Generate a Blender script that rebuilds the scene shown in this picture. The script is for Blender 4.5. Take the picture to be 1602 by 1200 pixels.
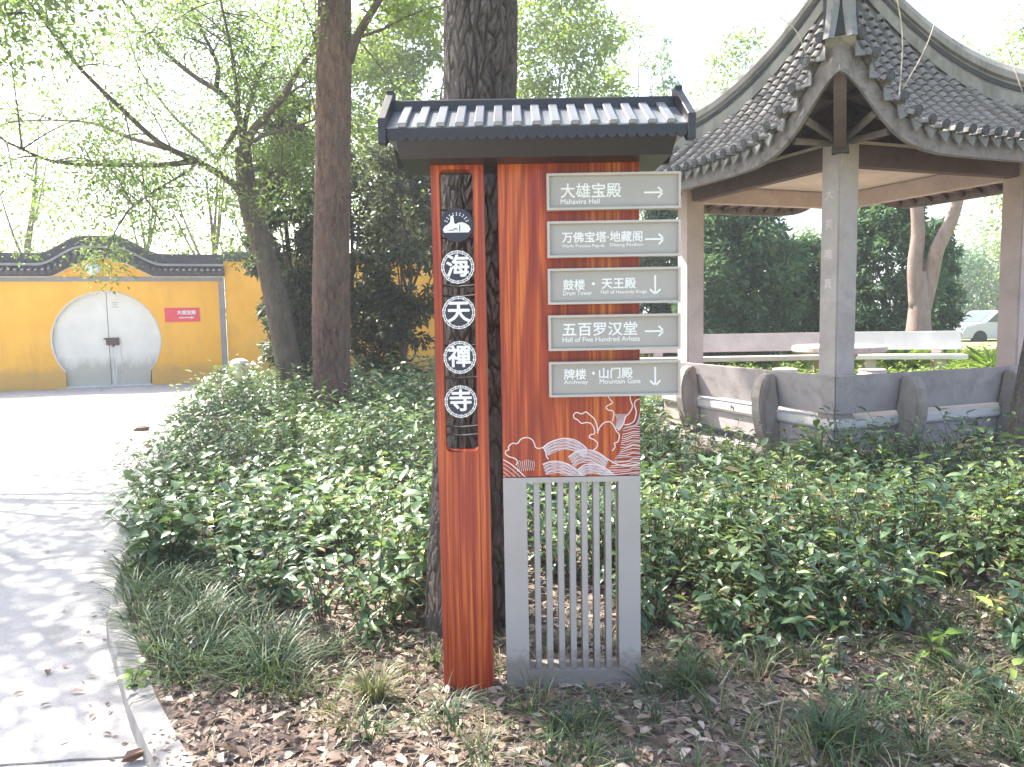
import bpy, bmesh, math, random
import numpy as np
from mathutils import Vector, Matrix

random.seed(7)
R0 = np.random.default_rng(11)
SC = bpy.context.scene
for o in list(SC.objects):
    bpy.data.objects.remove(o)
COL = SC.collection
PI = math.pi
rad = math.radians

# ------------------------------------------------------------------ camera, sky, sun, exposure
CAM_H, FPX, PITCH, ROLL = 1.55, 1200.0, rad(5.15), rad(-1.0)
cam_d = bpy.data.cameras.new('camera')
cam_d.sensor_width = 36.0
cam_d.lens = 36.0 * FPX / 1602.0
cam_d.clip_start, cam_d.clip_end = 0.05, 2000.0
cam = bpy.data.objects.new('camera', cam_d)
COL.objects.link(cam)
CAM_R = Matrix.Rotation(PI / 2 - PITCH, 3, 'X') @ Matrix.Rotation(ROLL, 3, 'Z')
cam.matrix_world = Matrix.Translation((0, 0, CAM_H)) @ CAM_R.to_4x4()
SC.camera = cam

SUN_EL, SUN_AZ = rad(52), math.atan2(-0.75, 0.66)          # azimuth from +Y, clockwise
world = bpy.data.worlds.new('World')
SC.world = world
world.use_nodes = True
wn = world.node_tree
sky = wn.nodes.new('ShaderNodeTexSky')
sky.sky_type = 'NISHITA'
sky.sun_disc = False
sky.sun_elevation, sky.sun_rotation = SUN_EL, SUN_AZ
sky.air_density, sky.dust_density, sky.ozone_density = 1.0, 3.0, 1.0
wn.links.new(sky.outputs[0], wn.nodes['Background'].inputs[0])
wn.nodes['Background'].inputs[1].default_value = 0.15
sun_d = bpy.data.lights.new('sun', 'SUN')
sun_d.energy, sun_d.angle, sun_d.color = 5.0, rad(0.55), (1.0, 0.95, 0.86)
sun = bpy.data.objects.new('sun', sun_d)
COL.objects.link(sun)
SUN_DIR = Vector((math.sin(SUN_AZ) * math.cos(SUN_EL), math.cos(SUN_AZ) * math.cos(SUN_EL), math.sin(SUN_EL)))
sun.rotation_euler = SUN_DIR.to_track_quat('Z', 'Y').to_euler()
sun.location = (-20, 18, 30)
SC.view_settings.view_transform = 'Standard'
SC.view_settings.look = 'None'
SC.view_settings.exposure = 2.05
SC.view_settings.gamma = 1.0
SC.view_settings.use_curve_mapping = False
SC.render.engine = 'CYCLES'
SC.cycles.use_denoising = True
SC.cycles.max_bounces = 7
SC.cycles.diffuse_bounces = 4
SC.cycles.glossy_bounces = 2
SC.cycles.transmission_bounces = 4
SC.cycles.transparent_max_bounces = 4
SC.cycles.volume_bounces = 0
SC.cycles.caustics_reflective = False
SC.cycles.caustics_refractive = False
HAZE = 0.002

# ------------------------------------------------------------------ helpers
def ray(x, y):
    return CAM_R @ Vector(((x - 801) / FPX, -(y - 600) / FPX, -1.0))

def at(x, y, Y):
    """World point that stands at depth Y on the sight line through photo pixel (x, y)."""
    d = ray(x, y)
    return Vector((0, 0, CAM_H)) + d * (Y / d.y)

def gnd(x, y, z=0.0):
    d = ray(x, y)
    return Vector((0, 0, CAM_H)) + d * ((z - CAM_H) / d.z)

def tag(o, label=None, cat=None, group=None, kind=None):
    if label: o['label'] = label
    if cat: o['category'] = cat
    if group: o['group'] = group
    if kind: o['kind'] = kind
    return o

def thing(name, label, cat, loc=(0, 0, 0), rz=0.0, group=None):
    o = bpy.data.objects.new(name, None)
    o.empty_display_size = 0.2
    COL.objects.link(o)
    o.location = loc
    o.rotation_euler = (0, 0, rz)
    return tag(o, label, cat, group)

def link(name, me, parent=None):
    o = bpy.data.objects.new(name, me)
    COL.objects.link(o)
    if parent is not None:
        o.parent = parent
    return o

def mesh_np(name, V, Fs, mats, midx=None, smooth=False, attrs=None):
    """V (n,3); Fs: list of int arrays (m,k) with one k each."""
    me = bpy.data.meshes.new(name)
    V = np.asarray(V, dtype=np.float32)
    me.vertices.add(len(V))
    me.vertices.foreach_set('co', V.ravel())
    Fs = [np.asarray(f, dtype=np.int32) for f in Fs if len(f)]
    tot = np.concatenate([np.full(len(f), f.shape[1], np.int32) for f in Fs])
    loops = np.concatenate([f.ravel() for f in Fs])
    me.loops.add(len(loops))
    me.loops.foreach_set('vertex_index', loops)
    me.polygons.add(len(tot))
    start = np.concatenate([[0], np.cumsum(tot)[:-1]]).astype(np.int32)
    me.polygons.foreach_set('loop_start', start)
    if midx is not None:
        me.polygons.foreach_set('material_index', np.asarray(midx, dtype=np.int32))
    if smooth:
        me.polygons.foreach_set('use_smooth', np.ones(len(tot), dtype=bool))
    me.update(calc_edges=True)
    for m in (mats if isinstance(mats, (list, tuple)) else [mats]):
        me.materials.append(m)
    for k, a in (attrs or {}).items():
        at_ = me.attributes.new(k, 'FLOAT', 'POINT')
        at_.data.foreach_set('value', np.asarray(a, dtype=np.float32))
    return me

class MB:
    """Collects simple shapes into one mesh."""
    def __init__(self):
        self.V, self.F = [], []
    def add(self, V, F):
        n = len(self.V)
        self.V += [tuple(v) for v in V]
        self.F += [tuple(i + n for i in f) for f in F]
        return self
    def box(self, a, b, M=None):
        x0, y0, z0 = a; x1, y1, z1 = b
        V = [(x0,y0,z0),(x1,y0,z0),(x1,y1,z0),(x0,y1,z0),(x0,y0,z1),(x1,y0,z1),(x1,y1,z1),(x0,y1,z1)]
        if M is not None: V = [M @ Vector(v) for v in V]
        return self.add(V, [(0,3,2,1),(4,5,6,7),(0,1,5,4),(1,2,6,5),(2,3,7,6),(3,0,4,7)])
    def prism(self, poly, y0, y1, M=None):
        """poly in (x, z), counter-clockwise seen from -y; extruded y0..y1."""
        n = len(poly)
        V = [(p[0], y0, p[1]) for p in poly] + [(p[0], y1, p[1]) for p in poly]
        if M is not None: V = [M @ Vector(v) for v in V]
        F = [tuple(range(n)), tuple(range(2 * n - 1, n - 1, -1))]
        F += [((i + 1) % n, i, i + n, (i + 1) % n + n) for i in range(n)]
        return self.add(V, F)
    def tube(self, pts, radii, sides=8, cap=True, up=(0, 0, 1)):
        V, F = tube_vf(pts, radii, sides, cap)
        return self.add(V, F)
    def lathe(self, prof, sides=20, c=(0, 0)):
        V, F = [], []
        for r, z in prof:
            for k in range(sides):
                a = 2 * PI * k / sides
                V.append((c[0] + r * math.cos(a), c[1] + r * math.sin(a), z))
        for i in range(len(prof) - 1):
            for k in range(sides):
                k2 = (k + 1) % sides
                F.append((i * sides + k, i * sides + k2, (i + 1) * sides + k2, (i + 1) * sides + k))
        F.append(tuple(range(sides - 1, -1, -1)))
        F.append(tuple((len(prof) - 1) * sides + k for k in range(sides)))
        return self.add(V, F)
    def build(self, name, mat, parent=None, bevel=0.0, smooth=False, seg=2):
        me = bpy.data.meshes.new(name)
        me.from_pydata([tuple(v) for v in self.V], [], self.F)
        me.materials.append(mat)
        if bevel > 0:
            bm = bmesh.new(); bm.from_mesh(me)
            es = [e for e in bm.edges if len(e.link_faces) == 2 and e.calc_face_angle(0) > 0.5]
            bmesh.ops.bevel(bm, geom=es, offset=bevel, segments=seg, affect='EDGES', clamp_overlap=True)
            bm.to_mesh(me); bm.free()
        if smooth:
            me.polygons.foreach_set('use_smooth', [True] * len(me.polygons))
        me.update()
        return link(name, me, parent)

def tube_vf(pts, radii, sides=8, cap=True):
    P = [Vector(p) for p in pts]
    V, F = [], []
    t0 = (P[1] - P[0]).normalized()
    ref = Vector((1, 0, 0)) if abs(t0.x) < 0.8 else Vector((0, 1, 0))
    u = t0.cross(ref).normalized()
    for i, p in enumerate(P):
        t = ((P[min(i + 1, len(P) - 1)] - P[max(i - 1, 0)])).normalized()
        u = (u - t * u.dot(t)).normalized()
        v = t.cross(u)
        r = radii[i] if hasattr(radii, '__len__') else radii
        for k in range(sides):
            a = 2 * PI * k / sides
            V.append(p + u * (r * math.cos(a)) + v * (r * math.sin(a)))
    for i in range(len(P) - 1):
        for k in range(sides):
            k2 = (k + 1) % sides
            F.append((i * sides + k, i * sides + k2, (i + 1) * sides + k2, (i + 1) * sides + k))
    if cap:
        F.append(tuple(range(sides - 1, -1, -1)))
        F.append(tuple((len(P) - 1) * sides + k for k in range(sides)))
    return V, F

def smooth_path(pts, n):
    """Catmull-Rom resample of a polyline."""
    P = [Vector(p) for p in pts]
    P = [P[0] * 2 - P[1]] + P + [P[-1] * 2 - P[-2]]
    out = []
    m = len(P) - 3
    for i in range(n):
        s = i / (n - 1) * m
        k = min(int(s), m - 1); t = s - k
        a, b, c, d = P[k:k + 4]
        out.append(0.5 * ((2 * b) + (c - a) * t + (2 * a - 5 * b + 4 * c - d) * t * t + (3 * b - a - 3 * c + d) * t ** 3))
    return out

def sines(seed, n=7, f=1.0):
    r = np.random.default_rng(seed)
    K = r.normal(size=(n, 3)) * f
    ph = r.uniform(0, 6.28, n)
    def fn(x, y, z=0.0):
        s = 0
        for k, p in zip(K, ph):
            s = s + np.sin(k[0] * x + k[1] * y + k[2] * z + p)
        return s / n ** 0.5
    return fn

def worley(u, v, pu, seed=0):
    """F1 and F2 distances on a unit grid, periodic in u with integer period pu."""
    iu, iv = np.floor(u).astype(int), np.floor(v).astype(int)
    f1 = np.full(u.shape, 9.0); f2 = np.full(u.shape, 9.0)
    for du in (-1, 0, 1):
        for dv in (-1, 0, 1):
            cu, cv = iu + du, iv + dv
            cm = np.mod(cu, pu)
            h = np.sin(cm * 127.1 + cv * 311.7 + seed * 17.3) * 43758.5453
            g = np.sin(cm * 269.5 + cv * 183.3 + seed * 9.1) * 43758.5453
            d = np.hypot(u - (cu + h - np.floor(h)), v - (cv + g - np.floor(g)))
            f2 = np.where(d < f1, f1, np.minimum(f2, d))
            f1 = np.minimum(f1, d)
    return f1, f2

def text_obj(name, body, size, mat, parent, M, align='LEFT', bold=0.0, depth=0.0008, spacing=1.0, xscale=1.0):
    c = bpy.data.curves.new('lettering', 'FONT')
    c.body = body; c.size = size; c.align_x = align; c.align_y = 'CENTER'
    c.extrude = depth; c.space_character = spacing; c.resolution_u = 3
    o = bpy.data.objects.new('lettering', c)
    COL.objects.link(o)
    dg = bpy.context.evaluated_depsgraph_get()
    dg.update()
    me = bpy.data.meshes.new_from_object(o.evaluated_get(dg))
    bpy.data.objects.remove(o); bpy.data.curves.remove(c)
    if bold > 0:                                   # heavier strokes: shifted copies, each a hair further forward
        src = me; n = len(src.vertices)
        co = np.zeros(n * 3); src.vertices.foreach_get('co', co); co = co.reshape(-1, 3)
        fs = [tuple(p.vertices) for p in src.polygons]
        VV, FF = [], []
        for i, (dx, dy) in enumerate(((0, 0), (1, 0), (-1, 0), (0, 1), (0, -1), (.7, .7), (-.7, -.7), (.7, -.7), (-.7, .7))):
            VV.append(co + np.array([dx * bold, dy * bold, i * 3e-5])); FF += [tuple(v + i * n for v in f) for f in fs]
        me = bpy.data.meshes.new(name); me.from_pydata(np.concatenate(VV).tolist(), [], FF)
        bpy.data.meshes.remove(src)
    me.transform(M @ Matrix.Diagonal((xscale, 1, 1, 1)))
    me.materials.clear(); me.materials.append(mat)
    me.name = name
    return link(name, me, parent)

# ------------------------------------------------------------------ materials
class NT:
    def __init__(self, name):
        self.m = bpy.data.materials.new(name)
        self.m.use_nodes = True
        self.t = self.m.node_tree
        self.bsdf = self.t.nodes['Principled BSDF']
        self.out = self.t.nodes['Material Output']
    def n(self, typ, **kw):
        nd = self.t.nodes.new('ShaderNode' + typ)
        for k, v in kw.items(): setattr(nd, k, v)
        return nd
    def l(self, a, b): self.t.links.new(a, b)
    def coord(self, scale=(1, 1, 1), kind='Object', rot=(0, 0, 0)):
        tc = self.n('TexCoord'); mp = self.n('Mapping')
        mp.inputs['Scale'].default_value = scale
        mp.inputs['Rotation'].default_value = rot
        self.l(tc.outputs[kind], mp.inputs[0])
        return mp.outputs[0]
    def noise(self, co, scale, detail=4, rough=0.55, dist=0.0):
        nd = self.n('TexNoise')
        nd.inputs['Scale'].default_value = scale
        nd.inputs['Detail'].default_value = detail
        nd.inputs['Roughness'].default_value = rough
        nd.inputs['Distortion'].default_value = dist
        self.l(co, nd.inputs['Vector'])
        return nd.outputs['Fac']
    def ramp(self, fac, stops, interp='LINEAR'):
        nd = self.n('ValToRGB')
        cr = nd.color_ramp
        cr.interpolation = interp
        while len(cr.elements) < len(stops): cr.elements.new(0.5)
        for e, (p, c) in zip(cr.elements, stops):
            e.position = p; e.color = (*c, 1) if len(c) == 3 else c
        self.l(fac, nd.inputs[0])
        return nd.outputs[0]
    def mix(self, fac, a, b, mode='MIX'):
        nd = self.n('Mix', data_type='RGBA', blend_type=mode)
        for s, v in ((nd.inputs[0], fac), (nd.inputs[6], a), (nd.inputs[7], b)):
            if isinstance(v, (int, float)): s.default_value = v
            elif isinstance(v, tuple): s.default_value = (*v, 1)
            else: self.l(v, s)
        return nd.outputs[2]
    def bump(self, h, strength=0.3, dist=0.01):
        nd = self.n('Bump')
        nd.inputs['Strength'].default_value = strength
        nd.inputs['Distance'].default_value = dist
        self.l(h, nd.inputs['Height'])
        self.l(nd.outputs[0], self.bsdf.inputs['Normal'])
    def set(self, color=None, rough=None, metal=None, spec=None):
        for k, v in (('Base Color', color), ('Roughness', rough), ('Metallic', metal), ('Specular IOR Level', spec)):
            if v is None: continue
            if isinstance(v, (int, float)): self.bsdf.inputs[k].default_value = v
            elif isinstance(v, tuple): self.bsdf.inputs[k].default_value = (*v, 1)
            else: self.l(v, self.bsdf.inputs[k])
        return self

def simple(name, c, rough=0.5, metal=0.0, var=0.12, scale=6.0, bump=0.0):
    t = NT(name)
    co = t.coord()
    f = t.noise(co, scale, 6, 0.6)
    lo = tuple(x * (1 - var) for x in c); hi = tuple(min(1, x * (1 + var)) for x in c)
    t.set(t.ramp(f, [(0.3, lo), (0.7, hi)]), rough, metal)
    if bump: t.bump(t.noise(co, scale * 12, 4, 0.6), bump, 0.004)
    return t.m

def leaf_mat(name, stops, trans=(0.25, 0.4, 0.05), tf=0.35, rough=0.42, spec=0.5):
    t = NT(name)
    at_ = t.n('Attribute'); at_.attribute_name = 'tint'
    col = t.ramp(at_.outputs['Fac'], stops)
    t.set(col, rough, 0.0, spec)
    tr = t.n('BsdfTranslucent')
    t.l(t.mix(0.55, col, trans), tr.inputs[0])
    ms = t.n('MixShader'); ms.inputs[0].default_value = tf
    t.l(t.bsdf.outputs[0], ms.inputs[1]); t.l(tr.outputs[0], ms.inputs[2])
    t.l(ms.outputs[0], t.out.inputs['Surface'])
    return t.m

def bark_mat(name, lo, hi, zscale=0.22, scale=9.0, bump=0.6):
    t = NT(name)
    co = t.coord((1, 1, zscale))
    f = t.noise(co, scale, 8, 0.7, 0.4)
    g = t.noise(t.coord(), 2.2, 4, 0.6)
    c = t.ramp(f, [(0.3, lo), (0.72, hi)])
    c = t.mix(t.ramp(g, [(0.45, (0, 0, 0)), (0.75, (0.45, 0.45, 0.45))]), c, (0.155, 0.14, 0.115))
    t.set(c, 0.9, 0, 0.2)
    t.bump(t.noise(co, scale * 2.6, 8, 0.8, 0.5), bump, 0.03)
    return t.m

def stone_mat(name, base, stain=(0.1, 0.09, 0.085), amount=0.5, scale=3.0, rough=0.85, streak=False):
    t = NT(name)
    co = t.coord()
    f = t.noise(co, scale, 8, 0.65, 0.3)
    fine = t.noise(co, scale * 30, 3, 0.6)
    lo = tuple(x * 0.82 for x in base); hi = tuple(min(1, x * 1.12) for x in base)
    c = t.ramp(f, [(0.3, lo), (0.7, hi)])
    c = t.mix(t.ramp(fine, [(0.35, (0.25,) * 3), (0.65, (0, 0, 0))]), c, tuple(x * 0.75 for x in base))
    s = t.noise(t.coord((1, 1, 0.25) if streak else (1, 1, 1)), scale * 1.7, 6, 0.7, 0.6)
    c = t.mix(t.ramp(s, [(0.48, (0, 0, 0)), (0.74, (amount,) * 3)]), c, stain)
    t.set(c, rough, 0, 0.3)
    t.bump(fine, 0.25, 0.004)
    return t.m

M = {}
def wood():
    t = NT('red_wood_print')
    slow = t.noise(t.coord((9.0, 1, 0.45)), 1.7, 3, 0.55, 0.8)
    fine = t.noise(t.coord((120, 4, 1.5)), 1.0, 5, 0.7, 0.2)
    wv = t.n('TexWave', wave_type='RINGS', rings_direction='SPHERICAL')
    wv.inputs['Scale'].default_value = 3.4
    wv.inputs['Distortion'].default_value = 5.0
    wv.inputs['Detail'].default_value = 3.0
    wv.inputs['Detail Scale'].default_value = 0.7
    t.l(t.coord((3.1, 1, 0.16), rot=(0.1, 0.02, 0)), wv.inputs['Vector'])
    c = t.ramp(slow, [(0.30, (0.22, 0.020, 0.010)), (0.46, (0.34, 0.045, 0.013)), (0.56, (0.50, 0.105, 0.020)), (0.72, (0.64, 0.19, 0.036))])
    c = t.mix(t.ramp(wv.outputs['Fac'], [(0.0, (0.75,) * 3), (0.4, (0.1,) * 3), (1.0, (0,) * 3)]), c, (0.20, 0.018, 0.009))
    c = t.mix(t.ramp(fine, [(0.38, (0.8,) * 3), (0.56, (0,) * 3)]), c, (0.17, 0.014, 0.008))
    t.set(c, 0.38, 0, 0.45)
    return t.m
M['wood'] = wood()
M['sign_grey'] = simple('painted_grey_metal', (0.305, 0.285, 0.268), 0.42, 0.0, 0.05, 3)
M['sign_rim'] = simple('painted_rim_metal', (0.40, 0.36, 0.335), 0.4, 0.0, 0.05, 3)
def gate_paint():
    t = NT('grille_grey_paint')
    co = t.coord()
    c = t.ramp(t.noise(co, 2.5, 6, 0.6), [(0.3, (0.32, 0.30, 0.288)), (0.7, (0.36, 0.338, 0.325))])
    c = t.mix(t.ramp(t.noise(t.coord((1, 1, .2)), 14, 6, .7), [(0.55, (0,) * 3), (0.8, (0.3,) * 3)]), c, (0.22, 0.20, 0.18))
    sep = t.n('SeparateXYZ'); t.l(co, sep.inputs[0])
    m_ = t.n('Math', operation='MULTIPLY_ADD')
    t.l(t.noise(co, 22, 6, .7), m_.inputs[0]); m_.inputs[1].default_value = -0.22; t.l(sep.outputs[2], m_.inputs[2])
    c = t.mix(t.ramp(m_.outputs[0], [(0.0, (0.7,) * 3), (0.06, (0,) * 3)]), c, (0.17, 0.135, 0.11))
    t.set(c, 0.48, 0, 0.4)
    return t.m
M['gate_grey'] = gate_paint()
M['dark_metal'] = simple('dark_roof_metal', (0.014, 0.013, 0.017), 0.42, 0.0, 0.2, 3)
M['tile_metal'] = simple('dark_tile_metal', (0.21, 0.215, 0.24), 0.33, 0.4, 0.15, 5)
M['disc_dark'] = simple('disc_dark_blue', (0.016, 0.014, 0.035), 0.4, 0, 0.1)
M['white_paint'] = simple('white_lettering', (0.68, 0.68, 0.68), 0.5, 0, 0.03)
M['silver_line'] = simple('silver_pink_line', (0.66, 0.56, 0.56), 0.45, 0, 0.1, 20)
M['grey_line'] = simple('grey_line', (0.50, 0.46, 0.50), 0.45, 0, 0.1, 20)
M['black_wire'] = simple('black_wire', (0.02, 0.02, 0.02), 0.5)
M['conc_bench'] = stone_mat('grey_concrete', (0.41, 0.355, 0.345), (0.17, 0.145, 0.14), 0.6, 2.6)
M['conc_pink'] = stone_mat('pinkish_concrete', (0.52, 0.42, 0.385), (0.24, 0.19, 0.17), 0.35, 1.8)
M['kerb'] = stone_mat('kerb_concrete', (0.27, 0.255, 0.245), (0.12, 0.105, 0.095), 0.7, 5.0)
M['conc_col'] = stone_mat('grey_column_plaster', (0.46, 0.395, 0.37), (0.26, 0.21, 0.19), 0.5, 2.2)
M['conc_post'] = stone_mat('worn_post', (0.23, 0.19, 0.185), (0.09, 0.07, 0.07), 0.6, 3.0)
M['conc_beam'] = stone_mat('dark_brown_beam', (0.125, 0.088, 0.085), (0.045, 0.035, 0.036), 0.6, 2.0)  # dark brown for near beams and rafters; far beams are pinkish
M['ceiling'] = stone_mat('cream_ceiling', (0.66, 0.56, 0.48), (0.4, 0.32, 0.26), 0.3, 1.4)
M['fascia'] = stone_mat('weathered_fascia', (0.255, 0.225, 0.22), (0.07, 0.058, 0.06), 0.9, 4.2)
M['ridge'] = stone_mat('ridge_plaster', (0.37, 0.345, 0.315), (0.10, 0.093, 0.085), 0.75, 2.6, streak=True)
M['tile'] = stone_mat('grey_clay_tile', (0.25, 0.23, 0.22), (0.07, 0.06, 0.055), 0.7, 7.0, 0.7)
M['tile_dark'] = stone_mat('dark_clay_tile', (0.085, 0.085, 0.092), (0.04, 0.04, 0.04), 0.5, 5.0, 0.75)
M['hat_tile'] = stone_mat('blue_grey_tile', (0.23, 0.225, 0.22), (0.09, 0.085, 0.085), 0.7, 9.0)
M['support'] = stone_mat('stained_bracket', (0.34, 0.29, 0.255), (0.15, 0.085, 0.045), 0.8, 4.5, streak=True)
M['dark_soffit'] = simple('dark_soffit', (0.20, 0.155, 0.145), 0.9, 0, 0.3)
M['far_white'] = stone_mat('pale_and_sunlit_concrete', (0.62, 0.58, 0.54), (0.45, 0.4, 0.36), 0.3, 2)  # pale tone; also puts sunlight into the pavilion seat and right far bench

def yellow_mat():
    t = NT('yellow_plaster')
    co = t.coord()
    f = t.noise(co, 1.1, 6, 0.6)
    c = t.ramp(f, [(0.3, (0.83, 0.405, 0.045)), (0.7, (0.92, 0.50, 0.085))])
    s = t.noise(t.coord((1, 1, 0.3)), 2.2, 6, 0.7, 0.3)
    c = t.mix(t.ramp(s, [(0.50, (0,) * 3), (0.80, (0.55,) * 3)]), c, (0.58, 0.31, 0.09))
    sep = t.n('SeparateXYZ'); t.l(co, sep.inputs[0])
    splash = t.noise(co, 3.0, 5, 0.7)
    mth = t.n('Math', operation='MULTIPLY_ADD')
    t.l(splash, mth.inputs[0]); mth.inputs[1].default_value = -0.55; t.l(sep.outputs[2], mth.inputs[2])
    c = t.mix(t.ramp(mth.outputs[0], [(0.0, (0.5,) * 3), (0.2, (0,) * 3)]), c, (0.42, 0.28, 0.13))
    t.set(c, 0.9, 0, 0.2)
    return t.m
M['yellow'] = yellow_mat()

def door_mat():
    t = NT('white_door_paint')
    co = t.coord()
    f = t.noise(co, 1.6, 6, 0.6)
    c = t.ramp(f, [(0.3, (0.68, 0.65, 0.585)), (0.7, (0.80, 0.77, 0.70))])
    sep = t.n('SeparateXYZ'); t.l(co, sep.inputs[0])
    d = t.noise(t.coord((3, 1, 1)), 1.6, 7, 0.7)
    mth = t.n('Math', operation='MULTIPLY_ADD')
    t.l(d, mth.inputs[0]); mth.inputs[1].default_value = -0.75; t.l(sep.outputs[2], mth.inputs[2])
    c = t.mix(t.ramp(mth.outputs[0], [(0.0, (0.6,) * 3), (0.3, (0,) * 3)]), c, (0.33, 0.29, 0.22))
    t.set(c, 0.6, 0, 0.3)
    return t.m
M['door'] = door_mat()

def path_mat():
    t = NT('path_concrete')
    co = t.coord()
    f = t.noise(co, 0.55, 6, 0.6)
    g = t.noise(co, 9, 8, 0.7)
    h = t.noise(co, 90, 3, 0.6)
    c = t.ramp(f, [(0.3, (0.375, 0.35, 0.332)), (0.7, (0.475, 0.447, 0.427))])
    c = t.mix(t.ramp(g, [(0.5, (0,) * 3), (0.8, (0.45,) * 3)]), c, (0.28, 0.262, 0.248))
    c = t.mix(t.ramp(h, [(0.35, (0.35,) * 3), (0.6, (0,) * 3)]), c, (0.19, 0.182, 0.175))
    st = t.noise(co, 1.7, 5, 0.65, 0.8)
    c = t.mix(t.ramp(st, [(0.54, (0,) * 3), (0.70, (0.7,) * 3)]), c, (0.21, 0.195, 0.18))
    t.set(c, 0.85, 0, 0.3)
    t.bump(h, 0.35, 0.004)
    return t.m
M['path'] = path_mat()

def soil_mat():
    t = NT('leafy_soil')
    co = t.coord()
    f = t.noise(co, 5, 8, 0.7, 0.5)
    g = t.noise(co, 42, 5, 0.7)
    vo = t.n('TexVoronoi'); vo.inputs['Scale'].default_value = 38; t.l(co, vo.inputs['Vector'])
    c = t.ramp(f, [(0.3, (0.10, 0.078, 0.065)), (0.5, (0.18, 0.145, 0.122)), (0.72, (0.27, 0.225, 0.195))])
    c = t.mix(0.45, c, t.ramp(vo.outputs['Color'], [(0.0, (0.10, 0.07, 0.055)), (0.5, (0.22, 0.165, 0.135)), (1.0, (0.34, 0.28, 0.235))]))
    c = t.mix(t.ramp(g, [(0.35, (0.55,) * 3), (0.6, (0,) * 3)]), c, (0.09, 0.06, 0.045))
    t.set(c, 0.95, 0, 0.2)
    t.bump(g, 0.8, 0.02)
    return t.m
M['soil'] = soil_mat()
def lawn_mat():
    t = NT('dry_lawn')
    co = t.coord()
    f = t.noise(co, 1.3, 8, 0.7)
    t.set(t.ramp(f, [(0.3, (0.16, 0.19, 0.055)), (0.7, (0.36, 0.35, 0.17))]), 0.95, 0, 0.2)
    t.bump(t.noise(co, 30, 4), 0.8, 0.05)
    return t.m
M['lawn'] = lawn_mat()
M['bark_big'] = bark_mat('grey_furrowed_bark', (0.085, 0.070, 0.062), (0.24, 0.20, 0.18), 0.25, 22, 1.0)
M['bark_red'] = bark_mat('reddish_bark', (0.066, 0.038, 0.031), (0.29, 0.18, 0.145), 0.3, 18, 1.0)
M['bark_grey'] = bark_mat('greenish_grey_bark', (0.062, 0.048, 0.040), (0.175, 0.138, 0.115), 0.35, 12, 0.9)
M['bark_pale'] = bark_mat('pale_brown_bark', (0.20, 0.14, 0.115), (0.36, 0.27, 0.23), 0.4, 6, 0.5)
M['twig'] = simple('brown_twig', (0.13, 0.085, 0.055), 0.9)
M['dry_twig'] = simple('dry_pale_twig', (0.42, 0.36, 0.27), 0.9)
M['shrub_leaf'] = leaf_mat('shrub_leaf', [(0.0, (0.050, 0.100, 0.056)), (0.45, (0.118, 0.195, 0.092)), (0.86, (0.235, 0.315, 0.125)), (0.93, (0.31, 0.39, 0.085)), (1.0, (0.32, 0.22, 0.11))], (0.22, 0.36, 0.05), 0.25, 0.31, 0.75)
M['young_leaf'] = leaf_mat('young_leaf', [(0.0, (0.09, 0.17, 0.03)), (1.0, (0.22, 0.32, 0.05))], (0.3, 0.45, 0.05), 0.35, 0.4)
M['tree_leaf'] = leaf_mat('tree_leaf', [(0.0, (0.055, 0.10, 0.025)), (0.6, (0.09, 0.15, 0.034)), (1.0, (0.16, 0.21, 0.045))], (0.33, 0.46, 0.12), 0.48, 0.5, 0.4)
M['lime_leaf'] = leaf_mat('lime_tree_leaf', [(0.0, (0.075, 0.13, 0.025)), (1.0, (0.17, 0.235, 0.04))], (0.34, 0.46, 0.05), 0.45, 0.5, 0.35)
M['dark_leaf'] = leaf_mat('dark_evergreen_leaf', [(0.0, (0.026, 0.034, 0.030)), (0.5, (0.045, 0.060, 0.043)), (0.8, (0.085, 0.105, 0.058)), (1.0, (0.12, 0.085, 0.078))], (0.2, 0.25, 0.08), 0.28, 0.5, 0.4)
M['cedar'] = leaf_mat('cedar_leaf', [(0.0, (0.040, 0.095, 0.060)), (0.6, (0.080, 0.16, 0.088)), (1.0, (0.17, 0.23, 0.095))], (0.2, 0.34, 0.1), 0.3, 0.6, 0.3)
M['grass'] = leaf_mat('mondo_grass', [(0.0, (0.035, 0.07, 0.032)), (0.6, (0.07, 0.115, 0.045)), (0.85, (0.16, 0.17, 0.06)), (1.0, (0.34, 0.28, 0.15))], (0.25, 0.33, 0.08), 0.2, 0.45, 0.4)
M['litter'] = leaf_mat('brown_leaf_litter', [(0.0, (0.085, 0.055, 0.042)), (0.4, (0.20, 0.135, 0.10)), (0.75, (0.33, 0.25, 0.20)), (1.0, (0.48, 0.40, 0.33))], (0.4, 0.22, 0.1), 0.1, 0.7, 0.3)
M['car_paint'] = simple('pale_grey_car_paint', (0.42, 0.42, 0.47), 0.3, 0, 0.02)
M['glass'] = simple('dark_green_glass', (0.06, 0.09, 0.09), 0.25, 0, 0.05)
M['rubber'] = simple('black_rubber', (0.02, 0.02, 0.02), 0.8)
M['plaque_red'] = simple('red_plaque', (0.72, 0.06, 0.09), 0.45, 0, 0.06)
M['lock_brown'] = simple('rusty_lock_box', (0.085, 0.05, 0.05), 0.6)
M['trim_grey'] = stone_mat('grey_trim', (0.31, 0.30, 0.30), (0.2, 0.18, 0.17), 0.4, 2)
M['white_stone'] = stone_mat('white_stone', (0.68, 0.66, 0.62), (0.4, 0.38, 0.33), 0.4, 4)

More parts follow.
